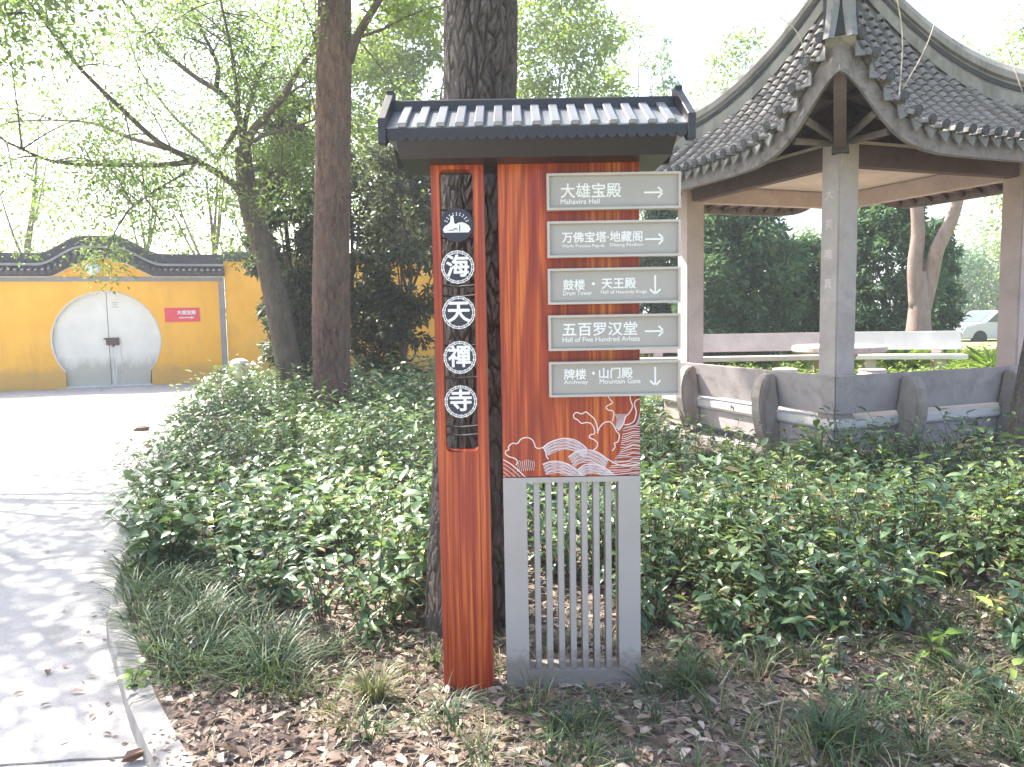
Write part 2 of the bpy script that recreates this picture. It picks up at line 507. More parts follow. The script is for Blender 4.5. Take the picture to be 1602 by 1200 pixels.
# ------------------------------------------------------------------ foliage builders
LEAF8 = (np.array([(0,0,0),(.30,.46,.09),(.68,.36,.02),(1,0,-.16),(.68,-.36,.02),(.30,-.46,.09),(.33,0,.0),(.68,0,-.05)], float),
         np.array([(0,6,1),(6,7,2),(6,2,1),(7,3,2),(0,5,6),(6,5,4),(6,4,7),(7,4,3)]))
LEAF2 = (np.array([(0,0,0),(.45,.5,.10),(1,0,-.10),(.45,-.5,.10)], float), np.array([(0,2,1),(0,3,2)]))
def unit(a):
    return a / np.maximum(np.linalg.norm(a, axis=1, keepdims=True), 1e-9)

def leaf_arrays(P, D, N, L, W, tmpl):
    """P base, D direction of the midrib, N face normal, L length, W width (all arrays)."""
    D = unit(D)
    S = unit(np.cross(N, D))
    N = np.cross(D, S)
    T, Fc = tmpl
    n, k = len(P), len(T)
    V = (P[:, None, :] + D[:, None, :] * (T[None, :, 0:1] * L[:, None, None])
         + S[:, None, :] * (T[None, :, 1:2] * W[:, None, None]) + N[:, None, :] * (T[None, :, 2:3] * L[:, None, None]))
    Fa = (np.arange(n)[:, None, None] * k + Fc[None]).reshape(-1, 3)
    return V.reshape(-1, 3), Fa, k

def leaf_mesh(name, P, D, N, L, W, tint, mats, tmpl=LEAF2, extra=None, smooth=False):
    V, Fa, k = leaf_arrays(P, D, N, L, W, tmpl)
    tint = np.repeat(tint, k)
    Fs = [Fa]
    midx = np.zeros(len(Fa), int)
    if extra is not None:
        EV, EF = extra
        Fs.append(np.asarray(EF) + len(V))
        midx = np.concatenate([midx, np.ones(len(EF), int)])
        V = np.concatenate([V, EV]); tint = np.concatenate([tint, np.zeros(len(EV))])
    return mesh_np(name, V, Fs, mats, midx, smooth, {'tint': tint})

def sticks(A, B, ra, rb, sides=3):
    """Thin prisms from A to B (arrays)."""
    n = len(A)
    T = unit(B - A)
    ref = np.where(np.abs(T[:, 2:3]) < 0.9, np.array([[0, 0, 1.0]]), np.array([[1.0, 0, 0]]))
    U = unit(np.cross(T, ref)); Wv = np.cross(T, U)
    V = np.zeros((n, 2 * sides, 3))
    for k in range(sides):
        a = 2 * PI * k / sides
        off = U * math.cos(a) + Wv * math.sin(a)
        V[:, k] = A + off * np.reshape(ra, (-1, 1)); V[:, sides + k] = B + off * np.reshape(rb, (-1, 1))
    F1 = np.array([(k, (k + 1) % sides, sides + (k + 1) % sides, sides + k) for k in range(sides)])
    F = (np.arange(n)[:, None, None] * 2 * sides + F1[None]).reshape(-1, 4)
    return V.reshape(-1, 3), F

def shrub_arrays(r, P, H, SP, nst, nleaf, leaflen, aspect=0.5, tint=(0.0, 0.85), accent=0.06, dead=0.025, t0=0.22):
    """Leafy stems rising from plant feet P (n,3). Returns leaf arrays and stick arrays."""
    n = len(P)
    idx = np.repeat(np.arange(n), nst)
    m = len(idx)
    az = r.uniform(0, 2 * PI, m)
    out = SP[idx] * np.sqrt(r.uniform(0.02, 1, m))
    h = H[idx] * r.uniform(0.40, 1.12, m) * (1 - 0.22 * (out / np.maximum(SP[idx], 1e-6)) ** 2)
    base = P[idx] + np.c_[np.cos(az) * out * 0.18, np.sin(az) * out * 0.18, np.zeros(m)]
    dirh = np.c_[np.cos(az), np.sin(az)]
    def pt(t):
        return base[:, None, :] * np.ones((1, t.shape[1], 1)) + np.concatenate(
            [dirh[:, None, :] * (out[:, None, None] * (0.25 * t + 0.75 * t ** 1.8)[:, :, None]), (h[:, None] * (1.18 * t - 0.18 * t * t))[:, :, None]], axis=2)
    t = np.linspace(t0, 1.0, nleaf)[None, :] + r.uniform(-0.06, 0.06, (m, nleaf))
    t = np.clip(t, 0.15, 1.0)
    LP = pt(t).reshape(-1, 3)
    k = np.tile(np.arange(nleaf), m)
    la = np.repeat(az, nleaf) + k * 2.4 + r.normal(0, 0.5, m * nleaf)
    up = r.normal(0.05, 0.30, m * nleaf) + (t.reshape(-1) > 0.93) * 0.35 - (t.reshape(-1) < 0.6) * r.uniform(0, .9, m * nleaf)
    D = np.c_[np.cos(la), np.sin(la), up]
    N = np.c_[r.normal(0, 0.30, m * nleaf), r.normal(0, 0.30, m * nleaf), np.ones(m * nleaf)]
    L = leaflen * r.uniform(0.5, 1.15, m * nleaf) * np.repeat(r.uniform(.62, 1.25, n)[idx], nleaf)
    W = L * aspect * r.uniform(0.85, 1.15, m * nleaf) * np.repeat(r.uniform(.7, 1.25, n)[idx], nleaf)
    tn = np.clip(r.uniform(tint[0], tint[1], m * nleaf) * 0.6 + 0.4 * np.repeat(r.uniform(tint[0], tint[1], m), nleaf), 0, 0.88)
    acc = np.repeat(r.uniform(0, 1, m), nleaf) < accent
    tn = np.clip(tn + np.repeat(r.normal(0, .14, n)[idx], nleaf) + 0.16 * sines(15, 6, 1.6)(LP[:, 0], LP[:, 1]), 0, 0.88)
    tn = np.where(acc & (t.reshape(-1) > 0.72), 0.93, tn)
    tn = np.where(r.uniform(0, 1, m * nleaf) < dead, 1.0, tn)
    ts = np.array([[0.0, 0.35, 0.7, 0.98]]) * np.ones((m, 1))
    S = pt(ts)
    EV, EF = [], []
    off = 0
    for a, b, ra, rb in ((0, 1, .0042, .0034), (1, 2, .0034, .0026), (2, 3, .0026, .0014)):
        v, f = sticks(S[:, a], S[:, b], np.full(m, ra), np.full(m, rb))
        EV.append(v); EF.append(f + off); off += len(v)
    return (LP, D, N, L, W, tn), (np.concatenate(EV), np.concatenate(EF))

def in_poly(x, y, poly):
    c = np.zeros(x.shape, bool)
    n = len(poly)
    for i in range(n):
        x0, y0 = poly[i]; x1, y1 = poly[(i + 1) % n]
        cond = ((y0 > y) != (y1 > y)) & (x < (x1 - x0) * (y - y0) / (y1 - y0 + 1e-12) + x0)
        c ^= cond
    return c

def scatter(r, poly, dens):
    """Jittered grid points inside a polygon, about dens per square metre."""
    xs = [p[0] for p in poly]; ys = [p[1] for p in poly]
    st = dens ** -0.5
    gx, gy = np.meshgrid(np.arange(min(xs), max(xs), st), np.arange(min(ys), max(ys), st))
    gx = gx.ravel() + r.uniform(-.5, .5, gx.size) * st; gy = gy.ravel() + r.uniform(-.5, .5, gy.size) * st
    k = in_poly(gx, gy, poly)
    return gx[k], gy[k]

def crown_arrays(r, C, Rr, n, leaf, flat=0.75, droop=0.0, aspect=0.5):
    """Leaves in clumps: C (m,3) clump centres, Rr (m,) radii, n leaves in all."""
    w = Rr ** 2 / (Rr ** 2).sum()
    idx = r.choice(len(C), n, p=w)
    d = unit(r.normal(size=(n, 3)))
    rr = Rr[idx] * r.uniform(0.1, 1, n) ** 0.5
    P = C[idx] + d * rr[:, None] * np.array([1, 1, flat])
    P[:, 2] -= droop * rr * r.uniform(0, 1, n)
    D = d * np.array([1, 1, 0.4]) + r.normal(0, 0.6, (n, 3)); D[:, 2] -= 0.25
    N = r.normal(0, 0.55, (n, 3)) + np.array([0, 0, 1.0])
    L = leaf * r.uniform(0.6, 1.25, n)
    tint = np.clip(0.5 + 0.25 * r.normal(size=n) * 0.6 + 0.35 * np.repeat(r.uniform(-.5, .5, len(C)), 1)[idx], 0, 1)
    return P, D, N, L, L * aspect * r.uniform(0.8, 1.2, n), tint

def limb_mesh(name, limbs, mat, parent, sides=7, org=(0, 0, 0)):
    mb = MB()
    o = Vector(org)
    for pts, r0, r1 in limbs:
        n = max(5, len(pts) * 3)
        P = [p - o for p in smooth_path(pts, n)]
        mb.tube(P, [r0 + (r1 - r0) * (i / (n - 1)) ** 0.8 for i in range(n)], sides, True)
    return mb.build(name, mat, parent, smooth=True)

def bark_trunk(name, pts, radii, mat, parent, org, nu=120, nv=300, cells=11, vcell=0.14, amp=0.02, seed=0, flare=0.0):
    """A trunk whose bark plates and furrows are real relief."""
    P = smooth_path(pts, nv)
    rr = np.interp(np.linspace(0, 1, nv), np.linspace(0, 1, len(radii)), radii)
    z = np.array([p.z for p in P]); hgt = z - z[0]
    rr = rr * (1 + flare * np.exp(-hgt / 0.22))
    cx = np.array([p.x for p in P]); cy = np.array([p.y for p in P])
    th = np.linspace(0, 2 * PI, nu, endpoint=False)
    T, Z = np.meshgrid(th, z)
    U = T / (2 * PI) * cells
    Vv = Z / vcell
    s1 = sines(seed + 1, 8, 2.2); s2 = sines(seed + 2, 8, 2.2)
    X3, Y3 = np.cos(T) * 1.6, np.sin(T) * 1.6
    U2 = U + 0.17 * s1(X3 * 2.0, Y3 * 2.0, Z * 5.0) + 0.35 * s2(X3, Y3, Z * 1.5); V2 = Vv + 0.25 * s2(X3 * 3, Y3 * 3, Z * 4) + 0.5 * np.sin(np.floor(U) * 12.9)
    U2 = np.mod(U2, cells)
    f1, f2 = worley(U2, V2, cells, seed)
    e = np.clip((f2 - f1) / 0.24, 0, 1); e = e * e * (3 - 2 * e)
    g1, g2 = worley(np.mod(U2 * 2, cells * 2), V2 * 2.3, cells * 2, seed + 5)
    e2 = np.clip((g2 - g1) / 0.28, 0, 1)
    disp = amp * (e * 0.72 + e2 * 0.28 - 0.7) * (0.75 + 0.35 * s1(X3 * .8, Y3 * .8, Z * 1.3))
    low = sines(seed + 3, 6, 1.0)(X3, Y3, Z * 1.6) * 0.012
    Rad = rr[:, None] + disp + low * (rr[:, None] / 0.2)
    V = np.stack([cx[:, None] + Rad * np.cos(T), cy[:, None] + Rad * np.sin(T), Z], axis=-1).reshape(-1, 3) - np.array(org)
    i, j = np.meshgrid(np.arange(nv - 1), np.arange(nu), indexing='ij')
    j2 = (j + 1) % nu
    F = np.stack([i * nu + j, i * nu + j2, (i + 1) * nu + j2, (i + 1) * nu + j], axis=-1).reshape(-1, 4)
    me = mesh_np(name, V, [F], mat, smooth=True)
    return link(name, me, parent)

def tree(name, label, foot, height, spread, r, n_leaf, leaf, lmat, bmat, trunk_r=0.15, crown_base=0.35, n_clump=22, clump_r=0.28, group=None, flat=0.75, conical=False, cat='tree', limbs=8, aspect=0.5):
    """Free-standing tree: tapered trunk, limbs to the clumps, a crown of leaf-sized faces."""
    foot = Vector(foot)
    t = thing(name, label, cat, foot, 0, group)
    C = []
    for i in range(n_clump):
        f = (i + 0.5) / n_clump
        z = height * (crown_base + (0.97 - crown_base) * f)
        if conical:
            rad_ = spread * (1 - f) ** 0.8 * 0.85 + 0.05
        else:
            rad_ = spread * math.sin(PI * min(1, 0.12 + 0.85 * f)) ** 0.6 * 0.85
        a = i * 2.399 + r.uniform(-.4, .4)
        q = rad_ * r.uniform(0.45, 1.0)
        C.append((math.cos(a) * q, math.sin(a) * q, z + r.uniform(-.04, .04) * height))
    C = np.array(C)
    Rr = np.full(n_clump, spread * clump_r) * r.uniform(0.7, 1.3, n_clump)
    if conical: Rr *= np.interp(C[:, 2] / height, [crown_base, 1], [1.15, 0.45])
    top = height * (0.92 if conical else 0.7)
    bend = [Vector((0, 0, -0.15)), Vector((r.normal(0, .02), r.normal(0, .02), 0.33)) * top, Vector((r.normal(0, .03), r.normal(0, .03), 0.66)) * top, Vector((r.normal(0, .04), r.normal(0, .04), 1)) * top]
    mb = MB(); P = smooth_path(bend, 10)
    mb.tube(P, [trunk_r * (1 - 0.85 * i / 9) for i in range(10)], 9)
    mb.build('trunk', bmat, t, smooth=True)
    lb = MB()
    for i in range(0, n_clump, max(1, n_clump // limbs)):
        c = Vector(C[i]); z0 = min(max(c.z * 0.55, height * 0.2), top * 0.95)
        k = z0 / top * 9
        a = P[min(9, int(k))]
        mid = a.lerp(c, 0.5) + Vector((0, 0, -0.04 * height))
        Q = smooth_path([a, mid, c], 6)
        lb.tube(Q, [trunk_r * 0.42 * (1 - 0.8 * j / 5) for j in range(6)], 5)
    lb.build('limb', bmat, t, smooth=True)
    me = leaf_mesh('crown', *crown_arrays(r, C, Rr, n_leaf, leaf, flat, aspect=aspect), [lmat])
    link('crown', me, t)
    return t

# ================================================================== GROUND, PATH, KERB
PZ = -0.10
def sheet(name, poly, z, mat, kind='structure'):
    mb = MB()
    mb.add([(x, y, z) for x, y in poly], [tuple(range(len(poly)))])
    return tag(mb.build(name, mat), kind=kind)
sheet('ground', [(-300, -60), (300, -60), (300, 500), (-300, 500)], PZ - 0.03, M['lawn'])

KERB = [(-0.20, 1.0), (-1.251, 2.545), (-1.974, 3.559), (-2.60, 4.95), (-3.05, 6.0), (-3.70, 7.73), (-5.0, 11.3), (-6.15, 14.6), (-6.9, 16.6), (-7.45, 18.0)]
K3 = [Vector((x, y, 0)) for x, y in KERB]
KP = smooth_path(K3, 46)
# path slabs: separate pours with recessed joints
pp = [(-40, -8), (2.0, -3.0), (0.6, 0.0)] + [(p.x + 0.06, p.y) for p in KP] + [(-7.6, 20.6), (-40, 8.9)]
sheet('path', pp, PZ, M['path'])
M['joint'] = simple('dark_joint', (0.11, 0.10, 0.09), 0.95, 0, 0.4, 20)
jr = np.random.default_rng(3)
def joint(p0, p1, w):
    mb = MB(); n = 40
    pts = [Vector((p0[0], p0[1], 0)).lerp(Vector((p1[0], p1[1], 0)), i / n) for i in range(n + 1)]
    d = (pts[-1] - pts[0]).normalized(); s = Vector((-d.y, d.x, 0))
    V, F = [], []
    for i, p in enumerate(pts):
        ww = w * jr.uniform(0.3, 1.0); o = s * jr.normal(0, 0.004)
        V += [(p + o - s * ww).to_tuple()[:2] + (PZ + .004,), (p + o + s * ww).to_tuple()[:2] + (PZ + .004,)]
        if i: F.append((2 * i - 2, 2 * i - 1, 2 * i + 1, 2 * i))
    mb.add(V, F)
    return tag(mb.build('path_joint', M['joint']), kind='structure')
joint((-6.0, 2.32), (-1.45, 2.78), 0.012)
# kerb of separate concrete blocks
n_k = 0
seg = []
acc = 0.0
cur = [KP[0]]
for a, b in zip(KP[:-1], KP[1:]):
    cur.append(b)
    acc += (b - a).length
    if acc > 0.75:
        seg.append(cur); cur = [b]; acc = 0
kerb_root = thing('kerb', 'low concrete kerb edging the planting bed along the path', 'kerb', (0, 0, 0))
kerb_root['kind'] = 'structure'; del kerb_root['category']
for s_ in seg:
    a, b = s_[0].copy(), s_[-1].copy()
    d = (b - a).normalized(); nrm = Vector((d.y, -d.x, 0))       # towards the bed
    a = a + d * 0.004; b = b - d * 0.004
    V = []
    for p in (a, b):
        V += [p + Vector((0, 0, PZ - .02)), p + nrm * 0.10 + Vector((0, 0, PZ - .02)), p + nrm * 0.10 + Vector((0, 0, 0.012)), p + nrm * 0.012 + Vector((0, 0, 0.012)), p + Vector((0, 0, 0.0))]
    MB().add(V, [(0, 1, 2, 3, 4), (9, 8, 7, 6, 5), (0, 5, 6, 1), (1, 6, 7, 2), (2, 7, 8, 3), (3, 8, 9, 4), (4, 9, 5, 0)]).build('kerb_block', M['kerb'], kerb_root)

# planting soil: uneven grid right of the kerb
soil_n = sines(5, 9, 1.7); soil_n2 = sines(6, 9, 6.0)
def soil_h(x, y):
    return 0.012 * soil_n(x, y) + 0.006 * soil_n2(x, y)
kx = np.array([p.x for p in KP]); ky = np.array([p.y for p in KP])
def kerb_x(y):
    return np.interp(y, ky, kx)
ys_ = np.concatenate([np.linspace(1.0, 6, 110), np.linspace(6.1, 18.0, 90), np.linspace(18.4, 60, 40)])
ts_ = np.concatenate([np.linspace(0, 0.16, 130), np.linspace(0.17, 1, 40)])
YY, TT = np.meshgrid(ys_, ts_, indexing='ij')
x0 = np.where(YY < 18, kerb_x(YY), -7.45) + 0.098
XX = x0 + TT * (45 - x0)
ZZ = soil_h(XX, YY) * np.clip((XX - x0) / 0.3, 0, 1)
ni, nj = YY.shape
ii, jj = np.meshgrid(np.arange(ni - 1), np.arange(nj - 1), indexing='ij')
Fq = np.stack([ii * nj + jj, ii * nj + jj + 1, (ii + 1) * nj + jj + 1, (ii + 1) * nj + jj], -1).reshape(-1, 4)
tag(link('soil', mesh_np('soil', np.stack([XX, YY, ZZ], -1).reshape(-1, 3), [Fq], M['soil'], smooth=True)), kind='structure')
# sunny lawn beyond the pavilion
sheet('lawn', [(1.6, 12.6), (30, 11.2), (60, 30), (60, 90), (-6, 90), (0.5, 20)], 0.075, M['lawn'])

# ================================================================== MOON GATE WALL
KW = (CAM_H - PZ) / CAM_H
def wz(z): return CAM_H + (z - CAM_H) * KW
WALL_TH = math.atan(0.36)
wall = thing('temple_wall', 'yellow temple wall with round moon gate and wavy dark tiled coping', 'wall', (-11.7 * KW, 17.5 * KW, 0), WALL_TH)
def eave_z(u):
    """underside of the coping (unscaled)"""
    f = max(0.0, 1 - abs(u - 2.24) / 1.08)
    return 2.63 + 0.43 * math.sin(f * PI / 2) ** 1.15 if f > 0 else 2.63
def sstep(a, b, x):
    t = min(1, max(0, (x - a) / (b - a))); return t * t * (3 - 2 * t)
def ridge_z(u):
    return 3.15 + 0.41 * (sstep(0.9, 1.85, u) * (1 - sstep(2.5, 3.55, u)))
gc, gr_ = (2.235, 1.10), 1.175
th0 = math.acos(min(1, 0.92 / gr_))
arc = [(gc[0] + gr_ * math.cos(t), gc[1] + gr_ * math.sin(t)) for t in np.linspace(PI + th0, -th0, 44)]
arc_in = [(u, z) for u, z in arc]
outline = [(-5.0, PZ), (gc[0] - 0.92, PZ)]
body = [(-5.0, -0.12)] + [(gc[0] - 0.92, -0.12)] + arc + [(gc[0] + 0.92, -0.12), (4.90, -0.12)]
tops = [(u, eave_z(u)) for u in np.linspace(4.90, -5.0, 120)]
sc2 = lambda L_: [(u * KW, wz(z)) for u, z in L_]
MB().prism(sc2(body + tops), 0.0, 0.30).build('wall_body', M['yellow'], wall)
# pale reveal lining of the gate
rin = [(gc[0] + (gr_ - 0.002) * math.cos(t), gc[1] + (gr_ - 0.002) * math.sin(t)) for t in np.linspace(PI + th0, -th0, 44)]
rin2 = [(gc[0] + (gr_ - 0.03) * math.cos(t), gc[1] + (gr_ - 0.03) * math.sin(t)) for t in np.linspace(PI + th0, -th0, 44)]
V, F = [], []
for (u0, z0), (u1, z1) in zip(sc2(rin), sc2(rin2)):
    V += [(u0, -0.012, z0), (u1, -0.012, z1), (u1, 0.28, z1), (u0, 0.28, z0)]
for i in range(43):
    for k in range(4):
        F.append((4 * i + k, 4 * i + (k + 1) % 4, 4 * i + 4 + (k + 1) % 4, 4 * i + 4 + k))
MB().add(V, F).build('gate_surround', M['white_stone'], wall)
# door leaves
for sgn, (ua, ub) in ((0, (gc[0] - 1.15, gc[0] + 0.018)), (1, (gc[0] + 0.032, gc[0] + 1.15))):
    top = []
    for u in np.linspace(ub, ua, 24):
        top.append((u, gc[1] + math.sqrt(max(0.0, 1.15 ** 2 - (u - gc[0]) ** 2))))
    bot = []
    for u in np.linspace(ua, ub, 24):
        q = gc[1] - math.sqrt(max(0.0, 1.15 ** 2 - (u - gc[0]) ** 2))
        bot.append((u, max(PZ + 0.02, q if abs(u - gc[0]) > 0.90 else PZ + 0.02)))
    d = MB().prism(sc2(bot + top), 0.10, 0.15).build('door_leaf', M['door'], wall)
    if sgn == 1:
        MB().box((2.30 * KW, 0.085, wz(0.02)), (2.34 * KW, 0.10, wz(0.95))).box((2.50 * KW, 0.09, wz(0.02)), (2.515 * KW, 0.10, wz(0.95))).build('door_batten', M['white_stone'], d)
        text_obj('door_number', '三', 0.16, M['trim_grey'], d, Matrix.Translation((2.36 * KW, 0.097, wz(1.93))) @ Matrix.Rotation(PI / 2, 4, 'X'))
MB().box((0.9 * KW, 0.155, -0.11), (3.6 * KW, 0.20, wz(2.35))).build('door_backing', M['trim_grey'], wall)  # added panel, keeps the bright background from showing through the door seam
lk = MB().box((2.20 * KW, 0.03, wz(0.985)), (2.48 * KW, 0.10, wz(1.16))).build('lock_box', M['lock_brown'], wall, 0.01)
MB().box((2.15 * KW, 0.05, wz(1.12)), (2.26 * KW, 0.10, wz(1.15))).box((2.33 * KW, 0.015, wz(0.95)), (2.38 * KW, 0.06, wz(1.0))).build('latch', M['black_wire'], lk)
# coping
xs_u = np.linspace(-5.0, 4.92, 100)
def band(z0f, z1f, y0, y1, name, mat, parent):
    V, F = [], []
    for i, u in enumerate(xs_u):
        a, b = wz(z0f(u)), wz(z1f(u))
        V += [(u * KW, y0, a), (u * KW, y1, a), (u * KW, y1, b), (u * KW, y0, b)]
        if i:
            n = 4 * i
            F += [(n - 4 + k, n - 4 + (k + 1) % 4, n + (k + 1) % 4, n + k) for k in range(4)]
    F += [(0, 1, 2, 3), tuple(4 * (len(xs_u) - 1) + k for k in (3, 2, 1, 0))]
    return MB().add(V, F).build(name, mat, parent)
band(lambda u: eave_z(u) - 0.02, lambda u: ridge_z(u) - 0.30, -0.07, 0.37, 'coping_core', M['tile_dark'], wall)
band(lambda u: ridge_z(u) - 0.30, lambda u: ridge_z(u) - 0.245, -0.13, 0.43, 'ridge_moulding', M['trim_grey'], wall)
band(lambda u: ridge_z(u) - 0.245, lambda u: ridge_z(u) - 0.05, 0.06, 0.24, 'ridge', M['tile_dark'], wall)
band(lambda u: ridge_z(u) - 0.05, lambda u: ridge_z(u), 0.03, 0.27, 'ridge_cap', M['tile_dark'], wall)
band(lambda u: eave_z(u) - 0.045, lambda u: eave_z(u) - 0.018, -0.025, 0.32, 'eave_moulding', M['white_stone'], wall)
# upright ridge tiles and sloping cover tiles, one object each, shared mesh
ridge_tile = None
cover = None
def half_barrel(L, r0, r1, th=0.012, seg_=6):
    """half pipe along -y (from 0 to -L), opening downwards"""
    V, F = [], []
    for y, r in ((0, r0), (-L, r1)):
        for rr in (r, r - th):
            for k in range(seg_ + 1):
                a = PI * k / seg_
                V.append((rr * math.cos(a), y, rr * math.sin(a)))
    m = seg_ + 1
    for k in range(seg_):
        F.append((k, k + 1, 2 * m + k + 1, 2 * m + k))
        F.append((m + k + 1, m + k, 3 * m + k, 3 * m + k + 1))
        F.append((2 * m + k, 2 * m + k + 1, 3 * m + k + 1, 3 * m + k))
        F.append((k + 1, k, m + k, m + k + 1))
    return V, F
V, F = half_barrel(0.30, 0.05, 0.055)
cap = [(0.06 * math.cos(a), -0.305, 0.06 * math.sin(a) + 0.0) for a in np.linspace(0, 2 * PI, 12, endpoint=False)]
mbt = MB().add(V, F); mbt.add(cap, [tuple(range(11, -1, -1))])
mbt.add([(x * 1.0, -0.28, z) for x, y, z in cap], [tuple(range(12))])
cover_o = mbt.build('cover_tile', M['tile_dark'], wall, smooth=False)
cover_me = cover_o.data
rt_o = MB().box((-0.034, -0.012, 0), (0.034, 0.0, 0.19)).build('ridge_tile', M['tile_dark'], wall, 0.006, seg=1)
us = np.arange(-2.2, 4.9, 0.135)
first = True
for u in us:
    dz = wz(ridge_z(u + .01)) - wz(ridge_z(u - .01))
    mid_e, mid_r = wz(eave_z(u)), wz(ridge_z(u) - 0.30)
    if first: c, q = cover_o, rt_o
    else:
        c = link('cover_tile', cover_me, wall); q = link('ridge_tile', rt_o.data, wall)
    first = False
    sl = math.atan2((mid_r - mid_e - 0.10), 0.30)
    c.location = (u * KW, -0.02, mid_r - 0.05)
    c.rotation_euler = (min(0.75, sl), 0, 0)
    q.location = (u * KW, 0.058, wz(ridge_z(u) - 0.243))
    q.rotation_euler = (0, -math.atan2(dz, 0.02 * KW), 0)
# drip tiles between the covers
dt_o = MB().prism([(-0.055, 0.0), (0.0, -0.075), (0.055, 0.0)], -0.008, 0.008).build('drip_tile', M['tile_dark'], wall)
for i, u in enumerate(us[:-1] + 0.0675):
    d = dt_o if i == 0 else link('drip_tile', dt_o.data, wall)
    mid_e, mid_r = wz(eave_z(u)), wz(ridge_z(u) - 0.30)
    sl = min(0.75, math.atan2((mid_r - mid_e - 0.10), 0.30))
    d.location = (u * KW, -0.02 - 0.29 * math.cos(sl), mid_r - 0.05 - 0.29 * math.sin(sl))
# grey trim
MB().box((-5.0 * KW, -0.02, wz(2.49)), (4.90 * KW, 0.0, wz(2.60))).build('trim_band', M['trim_grey'], wall, 0.004, seg=1)
MB().box((4.765 * KW, -0.024, PZ - 0.02), (4.90 * KW, -0.001, wz(2.49))).build('trim_pilaster', M['trim_grey'], wall, 0.004, seg=1)
# plain wall to the right of the pilaster
w2 = thing('side_wall', 'plain yellow wall right of the grey pilaster behind the leaning tree', 'wall', (-11.7 * KW, 17.5 * KW, 0), WALL_TH)
MB().box((4.91 * KW, 0.02, -0.12), (15.5 * KW, 0.32, wz(2.98))).build('wall_body', M['yellow'], w2)
MB().box((4.91 * KW, -0.08, wz(2.98)), (15.5 * KW, 0.42, wz(3.04))).box((4.93 * KW, 0.05, wz(3.04)), (15.5 * KW, 0.29, wz(3.22))).build('coping', M['tile_dark'], w2, 0.01)

def on_wall(u, y, z):
    return Vector((-11.7 * KW, 17.5 * KW, 0)) + Matrix.Rotation(WALL_TH, 3, 'Z') @ Vector((u * KW, y, wz(z)))
fl = thing('floodlight', 'small white floodlight fixed above the moon gate', 'floodlight', on_wall(2.06, -0.02, 2.68), WALL_TH)
Mx = Matrix.Rotation(rad(65), 4, 'X')
b = MB().lathe([(0.03, -.1), (0.12, -.09), (0.17, -0.03), (0.165, 0.03), (0.12, 0.08)], 18)
b.V = [Mx @ Vector(v) + Vector((0, -0.2, 0.10)) for v in b.V]
b.build('housing', M['white_paint'], fl, smooth=True)
MB().box((-0.02, -0.2, 0.0), (0.02, 0.0, 0.05)).build('bracket', M['trim_grey'], fl)
pl = thing('wall_plaque', 'small red plaque with white lettering on the yellow wall', 'plaque', on_wall(3.91, -0.004, 1.68), WALL_TH)
MB().box((-0.42, -0.012, -0.18), (0.42, 0.0, 0.18)).build('plate', M['plaque_red'], pl, 0.004, seg=1)
RX = Matrix.Rotation(PI / 2, 4, 'X')
text_obj('lettering', '大雄宝殿', 0.115, M['white_paint'], pl, Matrix.Translation((0.10, -0.0155, 0.05)) @ RX, 'CENTER', 0.004)
ar = MB().box((-0.08, -0.0155, -0.088), (0.24, -0.0135, -0.062)); ar.add([(0.20, -0.0155, -0.11), (0.30, -0.0155, -0.075), (0.20, -0.0155, -0.04)], [(0, 1, 2)])
ar.build('arrow', M['white_paint'], pl)
# pale cord from the lock to the ground
cp = [on_wall(2.42, -0.03, 0.97), on_wall(2.40, -0.04, 0.5), on_wall(2.37, -0.06, 0.12)]
g0 = on_wall(2.34, -0.12, 0); cp += [Vector((g0.x, g0.y, PZ + .02)), Vector((g0.x + .10, g0.y - .7, PZ + .015)), Vector((g0.x + .3, g0.y - 1.3, PZ + .015))]
mb = MB(); mb.tube(smooth_path(cp, 24), 0.014, 6)
tag(mb.build('cord', M['white_paint']), 'thin white cord hanging from the gate lock onto the pavement', 'cord')
# pale threshold strip
mb = MB().box((1.32 * KW, -0.06, PZ), (3.16 * KW, 0.30, PZ + 0.035))
th_ = mb.build('threshold', M['white_stone'], wall)

# ================================================================== PAVILION
PV_A = rad(21)
PV = thing('pavilion', 'open stone pavilion with upturned grey tiled roof and bench railing', 'pavilion', (3.14, 7.40, 0), PV_A)
S_ = 2.45
CW = 0.12
OV = 0.75
PV_M = Matrix.Translation((3.14, 7.40, 0)) @ Matrix.Rotation(PV_A, 4, 'Z')
corners = [(0, 0), (S_, 0), (S_, S_), (0, S_)]
MB().box((-0.42, -0.42, -0.05), (S_ + 0.42, S_ + 0.42, 0.10)).build('platform', M['conc_bench'], PV, 0.015)
for i, (cx, cy) in enumerate(corners):
    col_o = MB().box((cx - CW, cy - CW, 0.10), (cx + CW, cy + CW, 3.10)).build('column', M['conc_pink'] if i else M['conc_col'], PV, 0.018)
    if i == 0:
        for k, ch in enumerate('大美唯真'):
            text_obj('chalk_mark', ch, 0.105, M['silver_line'], col_o, Matrix.Translation((-CW - 0.0015, 0.005, 2.62 - 0.28 * k)) @ Matrix.Rotation(-PI / 2, 4, 'Z') @ RX, 'CENTER', -0.001, 0.0003)
ZB = 2.89
for k, ((x0_, y0_), (x1_, y1_)) in enumerate(((corners[0], corners[1]), (corners[1], corners[2]), (corners[3], corners[2]), (corners[0], corners[3]))):
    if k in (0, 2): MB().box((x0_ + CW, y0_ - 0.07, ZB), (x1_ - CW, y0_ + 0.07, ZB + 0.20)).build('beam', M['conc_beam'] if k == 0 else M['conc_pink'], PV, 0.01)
    else: MB().box((x0_ - 0.07, y0_ + CW, ZB), (x0_ + 0.07, y1_ - CW, ZB + 0.20)).build('beam', M['conc_beam'] if k == 3 else M['conc_pink'], PV, 0.01)
